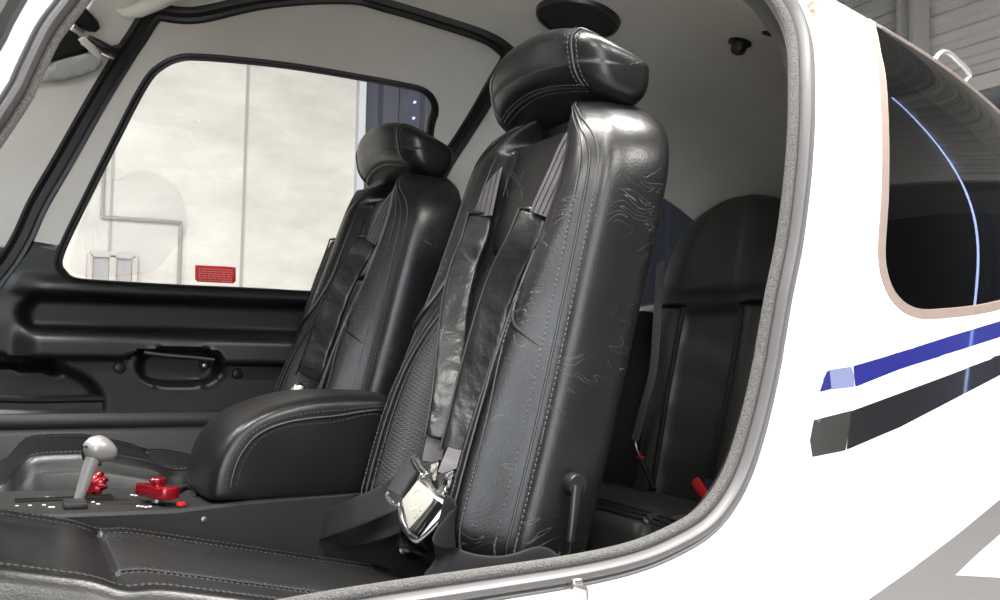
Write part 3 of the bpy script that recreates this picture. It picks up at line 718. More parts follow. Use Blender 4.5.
# bright reflection in the pane, put in as a milky sheet
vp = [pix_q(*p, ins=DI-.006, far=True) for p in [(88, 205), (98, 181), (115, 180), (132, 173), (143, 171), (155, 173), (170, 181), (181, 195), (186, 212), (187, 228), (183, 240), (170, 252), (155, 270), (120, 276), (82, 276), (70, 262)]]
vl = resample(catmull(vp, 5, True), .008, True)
m_reflection = bpy.data.materials.new('reflection_haze'); m_reflection.use_nodes = True
_N, _L = m_reflection.node_tree.nodes, m_reflection.node_tree.links
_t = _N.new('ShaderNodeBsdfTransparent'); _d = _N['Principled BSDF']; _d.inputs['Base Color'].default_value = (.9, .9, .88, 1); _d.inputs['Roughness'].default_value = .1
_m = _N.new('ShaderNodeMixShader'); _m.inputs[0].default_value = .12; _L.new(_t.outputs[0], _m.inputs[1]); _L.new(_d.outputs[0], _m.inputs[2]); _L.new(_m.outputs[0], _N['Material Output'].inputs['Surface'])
patch(vl, [], .015, lambda x, q: s_pt(x, q, DI-.005)).build('pane_reflection', m_reflection, door, angle=80, solid=.0015)
# red placard on the pane
pp = [(195, 265), (235.5, 267), (235.5, 283.5), (195, 281.5)]
pl = patch([pix_q(*p, ins=DI-.003, far=True) for p in pp], [], .01, lambda x, q: s_pt(x, q, DI-.002)).build('placard', K['placard'], door, solid=.001)
mb = MB(); rnd = random.Random(3)
for k in range(6):
    yy = 267.8+k*2.3; x = 198.0
    while x < 232:
        w = rnd.uniform(2, 5); e = min(x+w, 232.5)
        q4 = [pix_q(a_, b_+(a_-198)*.05, ins=DI-.003, far=True) for a_, b_ in ((x, yy), (e, yy), (e, yy+.9), (x, yy+.9))]
        mb.add([s_pt(*c_, DI) for c_ in q4], [(0, 1, 2, 3)]); x = e+.9
mb.build('placard_lines', K['placink'], pl, smooth=False)
# black lower panel: relief over (x, z)
def in_y(x, z): return YC + float(s_a(x, DI))*max(0., 1-(abs(z)/(float(s_b(x, DI)) if z > 0 else ZLOW-DI))**SP)**(1/SP)
def sst(a, b, t): t = min(1, max(0, (t-a)/(b-a))); return t*t*(3-2*t)
def relief(x, z):
    h = 0.0
    # ledge under the window
    fx = sst(-.01, .06, x)
    ledge = .030*sst(.122, .092, z)*sst(.078, .086, z)
    # concave hollow with a rounded front end
    if z > .0: bd = .020 + .0
    dx = x-.02
    top, bot = .082, .004
    hol = sst(0., .012, top-z)*sst(0., .016, z-bot)*sst(0., .03, x-(.005+.03*abs((z-.043)/.04)**2))
    zl = -.034+.016*sst(.195, .225, x)-.026*sst(.355, .385, x)
    arm = sst(.030, -.004, z)*sst(zl-.004, zl+.003, z)*sst(.0, .05, x+.5*(-.0-z)*0)
    h += ledge*fx - .030*hol + .034*arm
    h += .010*sst(.08, .02, z)*(1-hol)*.5
    # armrest swells towards the rear
    h += .012*arm*sst(.2, .45, x)
    # handle scoop below the armrest
    ex, ez = (x-.297)/.082, (z+.050)/.040
    r = abs(ex)**3+abs(ez)**2.4
    h -= .026*sst(1.0, .45, r)
    h += .003*sst(1.25, 1.0, r)*sst(.8, 1.0, r)
    # map pocket at the front
    ex, ez = (x+.03)/.20, (z+.125)/.085
    r = abs(ex)**3+abs(ez)**2.2
    h -= .030*sst(1.0, .62, r)
    # slim dark slot above the pocket
    ex, ez = (x-.0)/.10, (z+.045+.12*x)/.013
    r = abs(ex)**4+abs(ez)**4
    h -= .022*sst(1.0, .6, r)
    return h
lp = [np.array([-.12, -.139]), np.array([.74, -.139]), np.array([.80, .10]), np.array([.815, zc])]
BZ = [s_pt(x, q, DI) for x, q in win_out]; n = len(BZ)
i0 = next(i for i in range(n) if BZ[i][2] <= zc and BZ[i-1][2] > zc); low = []
while BZ[i0 % n][2] <= zc: low.append(np.array([BZ[i0 % n][0], BZ[i0 % n][2]])); i0 += 1
if low[0][0] < low[-1][0]: low = low[::-1]
lp += low
lp += [np.array([s_pt(*A[0], DI)[0] if s_pt(*A[0], DI)[0] < .3 else s_pt(*A[-1], DI)[0], zc]), np.array([-.01, .10]), np.array([-.06, .04]), np.array([-.12, -.02])]
patch(lp, [], .0055, lambda x, z: np.array([x, in_y(x, z)-.002-relief(x, z), z])).build('armrest_panel', K['trimblack'], door, angle=70, fix=True)
for px, py in ((120, 368), (238, 374)):
    p = onY(px, py, 1.93); p[1] = in_y(p[0], p[2])-.004
    MB().lathe(p, (0, -1, 0), [(.001, -.003), (.0122, -.003), (.0122, .002), (.009, .006), (.001, .0075)], 20).build('screw_cap', K['screw'], door)
p = onY(205, 365, 1.93); p[1] = in_y(p[0], p[2])-.002
bt = MB().lathe(p, (0, -1, 0), [(.001, -.012), (.0105, -.012), (.0105, .002), (.0075, .004), (.007, .0), (.001, .0)], 20).build('latch_button', K['screw'], door)
MB().lathe(p+np.array([.001, 0, -.001]), (0, -1, 0), [(.001, 0), (.0045, 0), (.004, .003), (.001, .004)], 16).build('button_pin', K['steel'], bt)
pa, pb = onY(144, 353, 1.90), onY(214, 360, 1.90)
MB().tube(catmull([pa, (pa*2+pb)/3+np.array([0, 0, -.001]), (pa+2*pb)/3, pb], 4), .0048, 10).build('pull_bar', K['blackpl'], door)

# ================================================================== FRONT SEATS
SY = 1.095; SGAP = .60                      # near seat centre, distance to the far one
def xs(z): return .533+.245*z               # line of the backrest (reclined)
PROF = [(0, .036), (.20, .036), (.36, .033), (.47, .026), (.515, .022), (.55, .014), (.62, .001), (.70, -.007), (.78, -.0075), (.85, -.002), (.905, .013), (.93, .0195), (.955, .022), (.985, .034), (1.0, .055), (1.0, .082), (.99, .098), (.965, .110), (.90, .116), (.5, .122), (0, .124)]
PV = np.array([p[0] for p in PROF]); PD = np.array([p[1] for p in PROF]); NF = 12      # first NF+1 entries are the front face
def sst(a, b, t): t = min(1, max(0, (t-a)/(b-a))); return t*t*(3-2*t)
def half_w(z):
    w = .191
    if z > .17: w *= max(.02, 1-(max(0, z-.17)/.163)**2.7)**.5 if z < .333 else .02
    if z < -.1: w -= .006*((-.1-z)/.17)
    return w
def dsc(z, d, v=0.0):
    m = .060; a = abs(v)
    fr = sst(.90, .74, a)*(d < .045)                      # front face only
    d -= fr*((.036-d)*.9*sst(.30, -.12, z)+.010*sst(.10, -.2, z))*(1-.9*sst(-.19, -.29, z))
    d += .045*sst(.275, .292, z)*sst(.62, .54, a)*(d < .045)   # hollow under the headrest
    d += .085*sst(-.215, -.30, z)*sst(1.0, .8, a)*(d < .05)
    k = 1.0 if z < .26 else max(.05, 1-((z-.26)/.066)**2)**.5 if z < .326 else .05
    return m+(d-m)*k
def wfix(z):                                # shoulders round over, but stay broad
    return half_w(z)
def bk(v, z, off=0.0):
    """front face point: v in -1..1 across (positive = near side)"""
    a = abs(v); d = float(np.interp(a, PV[:13], PD[:13]))
    return np.array([xs(z)+dsc(z, d, v)-off, SY-v*wfix(z), z])
def bkn(v, z):
    e = .004
    n = np.cross(bk(v+e, z)-bk(v-e, z), bk(v, z+e)-bk(v, z-e)); n /= np.linalg.norm(n)
    return n if n[0] < 0 else -n
seat = thing('front_seat', 'near black leather front seat with worn bolster, in front of the open doorway', 'seat', (.45, SY, -.60), 'front seats')
full = [(v, d) for v, d in PROF] + [(-v, d) for v, d in PROF[-2:0:-1]]
zs = list(np.linspace(-.30, .16, 24)) + list(np.linspace(.175, .325, 22)) + [.3285]
rows = []; fcent = []
for z in zs: rows.append([np.array([xs(z)+(dsc(z, d, v) if d < .05 else dsc(z, d, 1.)), SY-v*wfix(z), z]) for v, d in full])
mb = MB(); n = len(full)
mb.grid(rows, cu=True, cap0=True, cap1=True)
mb.build('backrest', K['worn'], seat, sub=1, angle=180)
# perforated centre panel over the lower back
def panel(v0, v1, z0, z1, off, name, m, parent, nv=14, nz=30, vf=None, puff=0., flat=False):
    rows = []
    for i in range(nz+1):
        z = z0+(z1-z0)*i/nz; row = []
        a, b = (v0, v1) if vf is None else vf(z)
        for j in range(nv+1):
            u = j/nv; v = a+(b-a)*u
            e = (1-abs(2*u-1)**6)*(1-abs(2*i/nz-1)**10)
            o_ = off*e**.5+puff*e*(1-(2*u-1)**2)-(1-e)*.003
            row.append(np.array([xs(z)+.036-o_, SY-v*wfix(z), z]) if flat else bk(v, z, o_))
        rows.append(row)
    mb = MB(); mb.grid(rows); return mb.build(name, m, parent, solid=0, angle=180)
panel(-.53, .53, -.29, .125, .004, 'centre_panel', K['perf'], seat, vf=lambda z: (-(.50+.17*sst(.10, -.02, z)), .50+.255*sst(.10, -.02, z)), nv=28)
panel(-.56, .56, .12, .286, .010, 'head_panel', K['smooth'], seat, vf=lambda z: (-.60, .60), puff=.004, flat=True)
# seams: outer ridge both sides, inner seam of the lower bolster, crease of the upper bolster
def seam(vz, name='seam', r=.0016, dbl=.012, parent=seat, stitch=True, lift=.0012):
    C2 = resample(catmull([np.array(p) for p in vz], 6), .006)
    P3 = [bk(v, z, 0)+bkn(v, z)*lift for v, z in C2]
    o = MB().tube(P3, r, 6).build(name, K['blackpl'], parent)
    if stitch:
        mb = MB()
        for s_ in (-1, 1):
            Q = [bk(v+s_*dbl/.19*.5, z, 0)+bkn(v+s_*dbl/.19*.5, z)*.0008 for v, z in C2]; Nq = [bkn(v, z) for v, z in C2]
            stitches(Q, Nq, mb=mb)
        mb.build('stitching', K['stitch'], o, smooth=False)
    return o
for s_ in (1, -1):
    seam([(s_*.90, -.285), (s_*.90, -.1), (s_*.895, .05), (s_*.885, .17), (s_*.87, .24), (s_*.80, .285), (s_*.70, .310)], 'bolster_seam')
    if s_ > 0: seam([(.77, -.285), (.765, -.1), (.745, -.02), (.70, .05), (.635, .115)], 'panel_seam', dbl=.010)
    else: seam([(s_*.675, -.285), (s_*.675, -.1), (s_*.66, -.02), (s_*.59, .05), (s_*.52, .10)], 'panel_seam', dbl=.010)
    # raised fold where the upper bolster runs out against the outer seam
    mb = MB(); C2 = resample(catmull([np.array(p) for p in [(s_*.60, .27), (s_*.60, .18), (s_*.615, .11), (s_*.70, .05), (s_*.87, .0)]], 6), .008)
    mb.tube([bk(v, z, -.0005) for v, z in C2], [.0008+.0026*math.sin(math.pi*i/(len(C2)-1)) for i in range(len(C2))], 8)
    mb.build('bolster_fold', K['seat'], seat)
# stitched emblem strokes on the head panel
def hp(v, z): return bk(v, z, .0165)
mb = MB()
def px_on_head(px, py):
    p0 = np.array([xs(.2)+.02, SY, .2]); return onP(px, py, p0, (-1, 0, .245))
for a_, b_ in [((509, 172), (519, 186)), ((519, 186), (524, 169)), ((513, 172), (523, 190)), ((506, 180), (508, 198)), ((508, 178), (503, 196)), ((521, 190), (523, 198)), ((515, 148), (520, 149))]:
    MB().tube([px_on_head(*a_), px_on_head(*b_)], .0005, 5).build('emblem_stroke', K['logo'], seat)
# headrest
HC = np.array([.652, SY+.014, .364])
def hr(al, be, off=0.):
    """al round the x-z section, be along y"""
    sg = lambda t, p: math.copysign(abs(t)**(2/p), t)
    cb = max(math.cos(be), 1e-3)
    yy = .148*sg(math.sin(be), 3.2); k = sg(cb, 4.4)
    X = -.058*sg(math.cos(al), 3.0)*k; Zz = .050*sg(math.sin(al), 3.0)*k
    t = yy/.148; fr = sst(.02, -.05, X)
    dz = -.012*t*t
    if Zz < 0: dz += .024*(1-t*t)*(-Zz/.05)*fr - .010*(1-fr)*(-Zz/.05)
    if Zz > 0: dz += .008*(1-t*t) - .50*max(0, X+.035)*Zz/.05
    p = HC+np.array([X+.016*t*t - .22*Zz*fr, yy, Zz+dz])
    if off:
        e = 1e-3; nn = np.cross(hr(al+e, be)-hr(al-e, be), hr(al, be+e)-hr(al, be-e)); nn /= np.linalg.norm(nn)+1e-12
        if np.dot(nn, p-HC) < 0: nn = -nn
        p = p+nn*off
    return p
rows = [[hr(2*math.pi*k/40, -math.pi/2+math.pi*i/30) for k in range(56)] for i in range(41)]
mb = MB(); mb.grid(rows, cu=True, cap0=True, cap1=True)
head = mb.build('headrest', K['worn'], seat, sub=1, angle=180)
def be_of(t): return math.asin(math.copysign(abs(t)**1.5, t))
for t in (-.74, .74):
    C2 = [(al, be_of(t)) for al in np.linspace(-.75, 2.7, 70)]
    o = MB().tube([hr(a_, b_, .0008) for a_, b_ in C2], .0015, 6).build('headrest_seam', K['blackpl'], head)
    mb = MB()
    for d in (-.045, .045):
        Q = [hr(a_, be_of(t+d), .0006) for a_, b_ in C2]; Nq = [hr(a_, be_of(t+d), .01)-hr(a_, be_of(t+d)) for a_, b_ in C2]; stitches(Q, Nq, mb=mb)
    mb.build('stitching', K['stitch'], o, smooth=False)
C2 = [(-.85, be_of(t)) for t in np.linspace(-.72, .72, 50)]
o = MB().tube([hr(a_, b_, .0008) for a_, b_ in C2], .0015, 6).build('headrest_seam', K['blackpl'], head)
mb = MB()
for d in (-.16, .14): stitches([hr(a_+d, b_, .0006) for a_, b_ in C2], [hr(a_+d, b_, .01)-hr(a_+d, b_) for a_, b_ in C2], mb=mb)
mb.build('stitching', K['stitch'], o, smooth=False)
# dark padded recess under the headrest
mb = MB(); mb.box((HC[0]+.035, SY+.005, .305), .05, .19, .09, bev=.016); mb.build('headrest_neck', K['dark'], seat)
# cushion: relief over (x, y)
CX0, CX1, CW = -.13, .475, .182
def cz(x, y):
    v = (y-SY)/CW; u = (x-CX0)/(CX1-CX0)
    z = -.204-.225*max(x, 0)-.06*min(x, 0)
    z += .006*sst(.55, .78, abs(v))*sst(.02, .2, u) - .030*sst(.84, 1.0, abs(v))**2
    z -= .045*sst(.10, 0., u)**2
    z -= .006*math.exp(-((x-.104)/.005)**2)*(abs(v) < .78) + .0055*math.exp(-((x-.104)/.02)**2)
    if x > .104: z -= .006*math.exp(-((v+.25)/.03)**2)+.003*math.exp(-((v+.25)/.09)**2)
    z -= .005*math.exp(-((abs(v)-.76)/.03)**2)
    return z
xsn = np.concatenate([np.linspace(CX0, .085, 24), np.linspace(.089, .119, 13), np.linspace(.126, CX1, 40)])
ysn = np.linspace(-1, 1, 61)
mb = MB(); rows = [[np.array([x, SY+CW*v, cz(x, SY+CW*v)]) for v in ysn] for x in xsn]
mb.grid(rows, mi=0)
nv = len(ysn)
for k, f in enumerate(mb.f):
    i, j = divmod(k, nv-1); v = ysn[j]
    mb.m[k] = 1 if (xsn[i] > .108 and abs(v) < .74) else 0
# skirt
def skirt(pts): mb.grid([pts, [np.array([p[0], p[1], -.33]) for p in pts], [np.array([p[0], p[1], -.40]) for p in pts]])
skirt(rows[0]); skirt(rows[-1]); skirt([r[0] for r in rows]); skirt([r[-1] for r in rows])
cush = mb.build('seat_cushion', [K['seat'], K['perfh']], seat, angle=60)
for path in ([(x, -.25) for x in np.linspace(.112, .44, 40)], [(x, -.77) for x in np.linspace(-.09, .45, 60)], [(x, .77) for x in np.linspace(-.09, .45, 60)]):
    mb = MB()
    for d in (-.04, .04):
        stitches([np.array([x, SY+CW*(v+d), cz(x, SY+CW*(v+d))+.0006]) for x, v in path], [np.array([0, 0, 1.])]*len(path), mb=mb)
    mb.build('stitching', K['stitchd'], cush, smooth=False)
mb = MB(); mb.box((.25, SY, -.47), .36, .30, .2, bev=.01); mb.build('seat_base', K['trimblack'], seat)
# recline lever on the near side
p0 = onY(577, 485, SY-.191-.010); tip = onY(569, 541, SY-.191-.012)
lv = MB(); lv.lathe(p0+np.array([0, .012, 0]), (0, -1, 0), [(.001, 0), (.0125, 0), (.0125, .012), (.011, .0145), (.001, .015)], 24)
dv = (tip-p0); L_ = np.linalg.norm(dv); dv /= L_
rows = []
for i in range(12):
    t = i/11; c_ = p0+dv*L_*t; w = .0075-.0035*t; sd = np.cross(dv, (0, 1, 0)); sd /= np.linalg.norm(sd)
    rows.append([c_+sd*w*math.cos(a_)+np.array([0, -.002+.004*math.sin(a_), 0]) for a_ in np.linspace(0, 2*math.pi, 12, endpoint=False)])
lv.grid(rows, cu=True, cap0=True, cap1=True)
lev = lv.build('recline_lever', K['dkmetal'], seat)
q0 = onY(571, 482, SY-.191-.004); MB().lathe(q0, (0, -1, 0), [(.001, -.004), (.004, -.004), (.004, .002), (.001, .003)], 12).build('lever_screw', K['brass'], lev)
def copy_tree(o, parent=None):
    c = o.copy(); COL.objects.link(c)
    if parent is not None: c.parent = parent
    for ch in list(o.children): copy_tree(ch, c)
    return c
seat2 = copy_tree(seat); seat2.location.y += SGAP
for ch in seat2.children:
    if ch.name.startswith('seat_cushion'): ch.location.z += .030; ch.location.x += .125
seat2['label'] = 'far black leather front seat beside the closed far door window'

# ================================================================== HARNESSES
def SPL(px, py, off, sy=0.0):
    p0 = np.array([xs(0)+.036-off, 0, 0]); return onP(px, py, p0, (-1, 0, .245))
def harness(label, S, dy=0.):
    """S maps the pixel paths to 3D; one harness: two shoulder straps with sleeves, lap belts, buckle"""
    t = thing('seat_harness', label, 'seat belt', S['base'], 'front seat harnesses')
    for key, sd in (('right', 1), ('left', 2)):
        d = S[key]
        w = ribbon(catmull([SPL(*p) for p in d['web']], 6), (-.35, .9, .1), .030, .0022).build('shoulder_webbing', K['web'], t)
        pth = resample(catmull([SPL(*p) for p in d['sleeve']], 8), .009)
        n_ = len(pth); wd = np.array([np.array(d['wd'])*(1-i/(n_-1))+np.array(d['wd2'])*(i/(n_-1)) for i in range(n_)])
        ww = [d['w']*(.90+.10*min(1, i/4)) for i in range(n_)]
        wp = catmull([SPL(*p) for p in d['web']], 6); wv = np.array((-.35, .9, .1)); wv /= np.linalg.norm(wv)
        nn_ = np.cross(wv, wp[-1]-wp[0]); nn_ /= np.linalg.norm(nn_)
        if nn_[1] > 0: nn_ = -nn_
        for q_ in (-.30, .0, .30): MB().tube([p+wv*.030*q_+nn_*.0007 for p in wp], .0011, 6).build('woven_stripe', K['webd'], w)
        slv = ribbon(pth, wd, ww, [.006+.007*math.sin(math.pi*min(1, i/(n_-1)))**.5 for i in range(n_)], belly=.002, n=9, wr=.0012, seed=sd).build('leather_sleeve', K['sleeve'], t, sub=1, angle=180)
        # piped rim at the mouth of the sleeve
        a_ = pth[0]; wv = wd[0]/np.linalg.norm(wd[0])
        MB().tube([a_-wv*d['w']*.46, a_-wv*d['w']*.2+np.array([-.003, 0, .001]), a_+wv*d['w']*.2+np.array([-.003, 0, .001]), a_+wv*d['w']*.46], .0028, 8).build('sleeve_rim', K['sleeve'], slv)
        mb = MB(); e_ = [p+v/np.linalg.norm(v)*d['w']*.44+np.array([-.0035, 0, .001]) for p, v in zip(pth, wd)]
        mb.tube(e_, .0016, 6); mb.build('sleeve_piping', K['smooth'], slv)
        ribbon(catmull([SPL(*p) for p in d['loop']], 6), d['wd2'], .026, .005, belly=.002).build('end_loop', K['web'], t)
        tg = [SPL(*p) for p in d['tongue']]
        mb = MB(); mb.prism(tg, (-.8, -.4, .35), .0025, bev=.0006); mb.tube([tg[0], tg[1], tg[1]+(tg[0]-tg[1])*.02], .0028, 8)
        mb.build('steel_tongue', K['chrome'], t)
    return t
near_h = dict(base=SPL(430, 505, .05),
    right=dict(web=[(583, 122, .012), (577, 132, .022), (568, 147, .025), (560, 165, .026), (551, 185, .028), (544, 200, .029), (538, 214, .030)], sleeve=[(535, 210, .028), (524, 238, .032), (512, 262, .034), (500, 292, .034), (487, 335, .034), (474, 385, .034), (464, 428, .036), (457, 455, .038)],
               wd=(-.55, .8, .12), wd2=(-.8, .6, .2), w=.044, loop=[(458, 450, .046), (453, 462, .058), (448, 475, .064)], tongue=[(438, 477, .076), (455, 471, .076), (450, 492, .08), (440, 495, .08)]),
    left=dict(web=[(503, 146, .012), (498, 156, .022), (494, 170, .026), (489, 192, .028), (484, 216, .028)], sleeve=[(481, 214, .030), (475, 238, .034), (465, 264, .038), (457, 298, .042), (453, 332, .044), (450, 368, .046), (446, 404, .046), (440, 440, .046)],
              wd=(-.6, .75, .1), wd2=(-.85, .5, .1), w=.038, loop=[(438, 436, .044), (434, 450, .046), (432, 462, .046)], tongue=[(424, 466, .068), (440, 462, .068), (437, 481, .075), (427, 483, .075)]))
hn = harness('black leather sleeved harness with cream buckle lying on the near front seat', near_h)
# buckle: plate, hinged flap and steel rim
BP = SPL(424, 508, .095); BN = np.array([-.62, -.70, .34]); BN /= np.linalg.norm(BN)
def bp_(px, py, off=0.): return onP(px, py, BP, BN)+BN*off
mb = MB(); mb.prism([bp_(*p, -.014) for p in [(399, 503), (420, 477), (446, 496), (449, 508), (418, 540), (410, 537), (401, 520)]], BN, .012, bev=.003)
buckle = mb.build('buckle', K['steel'], hn)
mb = MB(); mb.prism([bp_(*p, -.002) for p in [(402.5, 501), (419, 480), (435, 498), (432, 506), (409.5, 530)]], BN, .006, bev=.0015); plate = mb.build('buckle_plate', K['cream'], buckle)
ov = [bp_(418+5.5*math.cos(a_)*.8-9*math.sin(a_)*.35, 500+9*math.sin(a_)+3*math.cos(a_), .0042) for a_ in np.linspace(0, 2*math.pi, 28, endpoint=False)]
mb = MB(); mb.tube(ov, .0004, 5, closed=True); ov2 = [bp_(413+2.4*math.cos(a_), 508+3*math.sin(a_), .0042) for a_ in np.linspace(0, 5.2, 16)]; mb.tube(ov2, .0004, 5)
for k in range(3): mb.box(bp_(416.5+k*2.6, 517-k*3.0, .0042), .002, .002, .0012)
mb.build('engraving', K['creamdk'], plate)
mb = MB(); rows = []
for i in range(9):
    u = i/8; a_ = np.array([436+(444-436)*u, 499+(505-499)*u]); b_ = np.array([411+(419-411)*u, 531+(538-531)*u])
    hgt = .006+.006*math.sin(math.pi*u)
    rows.append([bp_(*(a_+(b_-a_)*w), hgt if 0 < i < 8 else .0) for w in np.linspace(0, 1, 10)])
mb.grid(rows); mb.build('release_flap', K['blackpl'], buckle, solid=.004)
mb = MB(); mb.tube(catmull([bp_(*p, .002) for p in [(419, 478), (428, 482), (436, 492), (445, 497), (450, 504), (446, 514), (433, 530), (419, 541), (411, 537), (402, 522), (400, 507)]], 5), .0026, 8)
mb.build('buckle_rim', K['chrome'], buckle)
mb = MB(); mb.tube(catmull([bp_(*p, .004) for p in [(413, 457), (418, 460), (424, 470), (428, 474), (423, 476), (418, 470), (413, 461)]], 4), .0022, 8)
mb.build('adjuster_bar', K['chrome'], hn); mb = MB()
mb.tube(catmull([bp_(*p, .004) for p in [(390, 493), (388, 497), (394, 504), (400, 505)]], 4), .0022, 8)
mb.build('adjuster_bar', K['chrome'], hn)
# lap belt: black strap wound at the adjuster then folded towards the far side
def LB(px, py, off): return SPL(px, py, off)
roll = [bp_(415, 463, -.004), bp_(409, 471, -.004), bp_(402, 481, -.004), bp_(395, 493, -.004)]
mb = MB(); v1 = (roll[-1]-roll[0]); v1 /= np.linalg.norm(v1)
mb.add([], []); mbr = ribbon(catmull(roll, 5), np.cross(v1, BN), .024, .016, n=8); mbr.build('wound_strap', K['webd'], hn)
pa = [LB(407, 486, .055), LB(390, 497, .07), LB(368, 507, .085), LB(345, 516, .10), LB(326, 524, .11), LB(318, 530, .105)]
ribbon(catmull(pa, 6), (.25, .0, 1), .040, .0024).build('lap_belt', K['webd'], hn)
pa = [LB(318, 531, .104), LB(330, 533, .09), LB(352, 532, .075), LB(378, 526, .06), LB(398, 518, .045)]
ribbon(catmull(pa, 6), (.25, .0, 1), .038, .0024).build('lap_belt', K['webd'], hn)
pb_ = [onY(*p) for p in [(441, 497, .955), (449, 501, .945), (454, 510, .93), (448, 520, .915), (440, 531, .90), (438, 540, .893), (446, 549, .887), (460, 555, .884), (478, 559, .883), (500, 560, .883), (520, 556, .884), (535, 551, .886), (544, 552, .888), (549, 560, .888), (551, 575, .888)]]
pb_ = [p-np.array([0, 0, .019]) for p in pb_]
ribbon(catmull(pb_, 6), (0, 0.05, 1), .046, .0024).build('lap_belt', K['webd'], hn)
# the far seat's harness
def shift(d):                    # the same straps, laid as on the far seat
    return d
_base = SPL
def SPL(px, py, off, sy=0.0):
    p0 = np.array([xs(0)+.036-off, 0, 0]); return onP(px, py, p0, (-1, 0, .245))
far_h = dict(base=SPL(300, 385, .05),
    right=dict(web=[(402, 186, .012), (396, 194, .022), (386, 210, .026), (378, 226, .027), (371, 242, .028)], sleeve=[(369, 238, .024), (361, 252, .036), (349, 272, .044), (338, 296, .05), (327, 325, .054), (318, 350, .056), (312, 368, .058), (308, 378, .058)],
               wd=(-.55, .8, .1), wd2=(-.8, .6, .2), w=.048, loop=[(307, 376, .058), (303, 383, .058), (300, 390, .058)], tongue=[(294, 385, .064), (305, 383, .064), (301, 396, .064), (295, 398, .064)]),
    left=dict(web=[(362, 190, .012), (356, 200, .022), (348, 218, .026), (339, 242, .028)], sleeve=[(338, 240, .03), (332, 258, .036), (323, 282, .042), (314, 310, .046), (306, 340, .05), (301, 358, .052), (297, 374, .054)],
              wd=(-.5, .8, .1), wd2=(-.7, .7, .1), w=.038, loop=[(297, 372, .056), (295, 380, .056), (293, 388, .056)], tongue=[(288, 388, .06), (296, 386, .06), (294, 397, .06), (289, 399, .06)]))
hf = harness('leather sleeved harness hanging on the far front seat beside the window', far_h)
BQ = SPL(300, 393, .075)
mb = MB(); mb.prism([onP(*p, BQ, BN) for p in [(291, 393), (297, 385), (306, 388), (305, 398), (296, 404), (290, 400)]], BN, .010, bev=.002); mb.build('buckle', K['chrome'], hf)

# ================================================================== CENTRE CONSOLE
con = thing('center_console', 'black center console with padded armrest between the front seats', 'console', (.2, 1.40, -.60))
mb = MB()
prof = [(-.35, -.222), (.0, -.214), (.20, -.2185), (.30, -.212), (.56, -.205)]
rows = []
for x, z in prof: rows.append([np.array([x, y, zz]) for y, zz in ((1.293, -.58), (1.293, z-.004), (1.297, z), (1.300, z+.0), (1.50, z), (1.507, z-.004), (1.507, -.58))])
mb.grid(rows, cap0=True, cap1=True); mb.build('console_body', K['trimsoft'], con, angle=30)
def ct(px, py, z=-.2155): return onZ(px, py, z)
# slotted lever quadrant with its printed marks
mb = MB(); mb.box((.075, 1.42, -.2145), .12, .006, .004); mb.box((.075, 1.40, -.2145), .12, .006, .004); mb.build('lever_slots', K['blackpl'], con, smooth=False)
mb = MB()
for px, py in [(17, 499), (26, 498.5), (37, 498), (47, 497), (56, 497), (17, 506), (30, 505.5), (44, 505), (50, 507), (53, 507), (93, 502), (97, 496), (98, 504), (132, 495), (136, 495.5), (138, 506), (142, 506.5), (146, 507), (150, 506.5)]:
    MB().box(ct(px, py, -.2145), .004, .004, .0012).build('printed_mark', K['label'], con, smooth=False)
# throttle lever
b0 = onY(77, 504, 1.385); k0 = onY(97, 446, 1.385)
tl = MB(); tl.tube([b0, b0+(k0-b0)*.3, b0+(k0-b0)*.6, k0+(k0-b0)*-.1], [.0062, .0075, .0092, .0112], 16)
lever = tl.build('throttle_lever', K['silver'], con)
R_ = np.array([[.88, 0, .30], [0, 1, 0], [-.46, 0, .9]]); R_ /= np.linalg.norm(R_, axis=0)
mb = MB(); rows = []
ax = onY(116, 455, 1.385)-onY(82, 444, 1.385); ax /= np.linalg.norm(ax); sy_ = np.array([0, 1., 0]); sz_ = np.cross(ax, sy_)*-1
kc = onY(99, 449, 1.385)
for i in range(15):
    t = i/14; xx = -.021+.046*t; r = .0175*math.sqrt(max(1e-4, 1-(2*t-1)**2))*(1-.42*max(0, t-.35))*1.05
    rows.append([kc+ax*xx+sy_*r*math.cos(a_)*.85+sz_*(r*math.sin(a_)-.006*t*0) for a_ in np.linspace(0, 2*math.pi, 20, endpoint=False)])
mb.grid(rows, cu=True, cap0=True, cap1=True); mb.build('lever_knob', K['silver'], lever)
MB().lathe(onY(86, 447, 1.385-.0135), (-.3, -1, .1), [(.001, -.002), (.0022, -.002), (.0022, .001), (.001, .001)], 10).build('button', K['blackpl'], lever)
mb = MB(); mb.tube(catmull([kc+ax*(-.019)+sz_*.002+sy_*0, kc+ax*(-.012)+sz_*.016, kc+ax*.0+sz_*.020, kc+ax*.010+sz_*.0165], 5), .0035, 8); mb.build('knob_trigger', K['blackpl'], lever)
mb = MB(); pz = ct(75, 508); mb.prism([pz+np.array([dx, dy, -.002]) for dx, dy in ((-.014, -.012), (.014, -.012), (.014, .03), (-.014, .03))], (0, 0, 1), .010, bev=.003); mb.build('lever_boot', K['blackrub'], con)
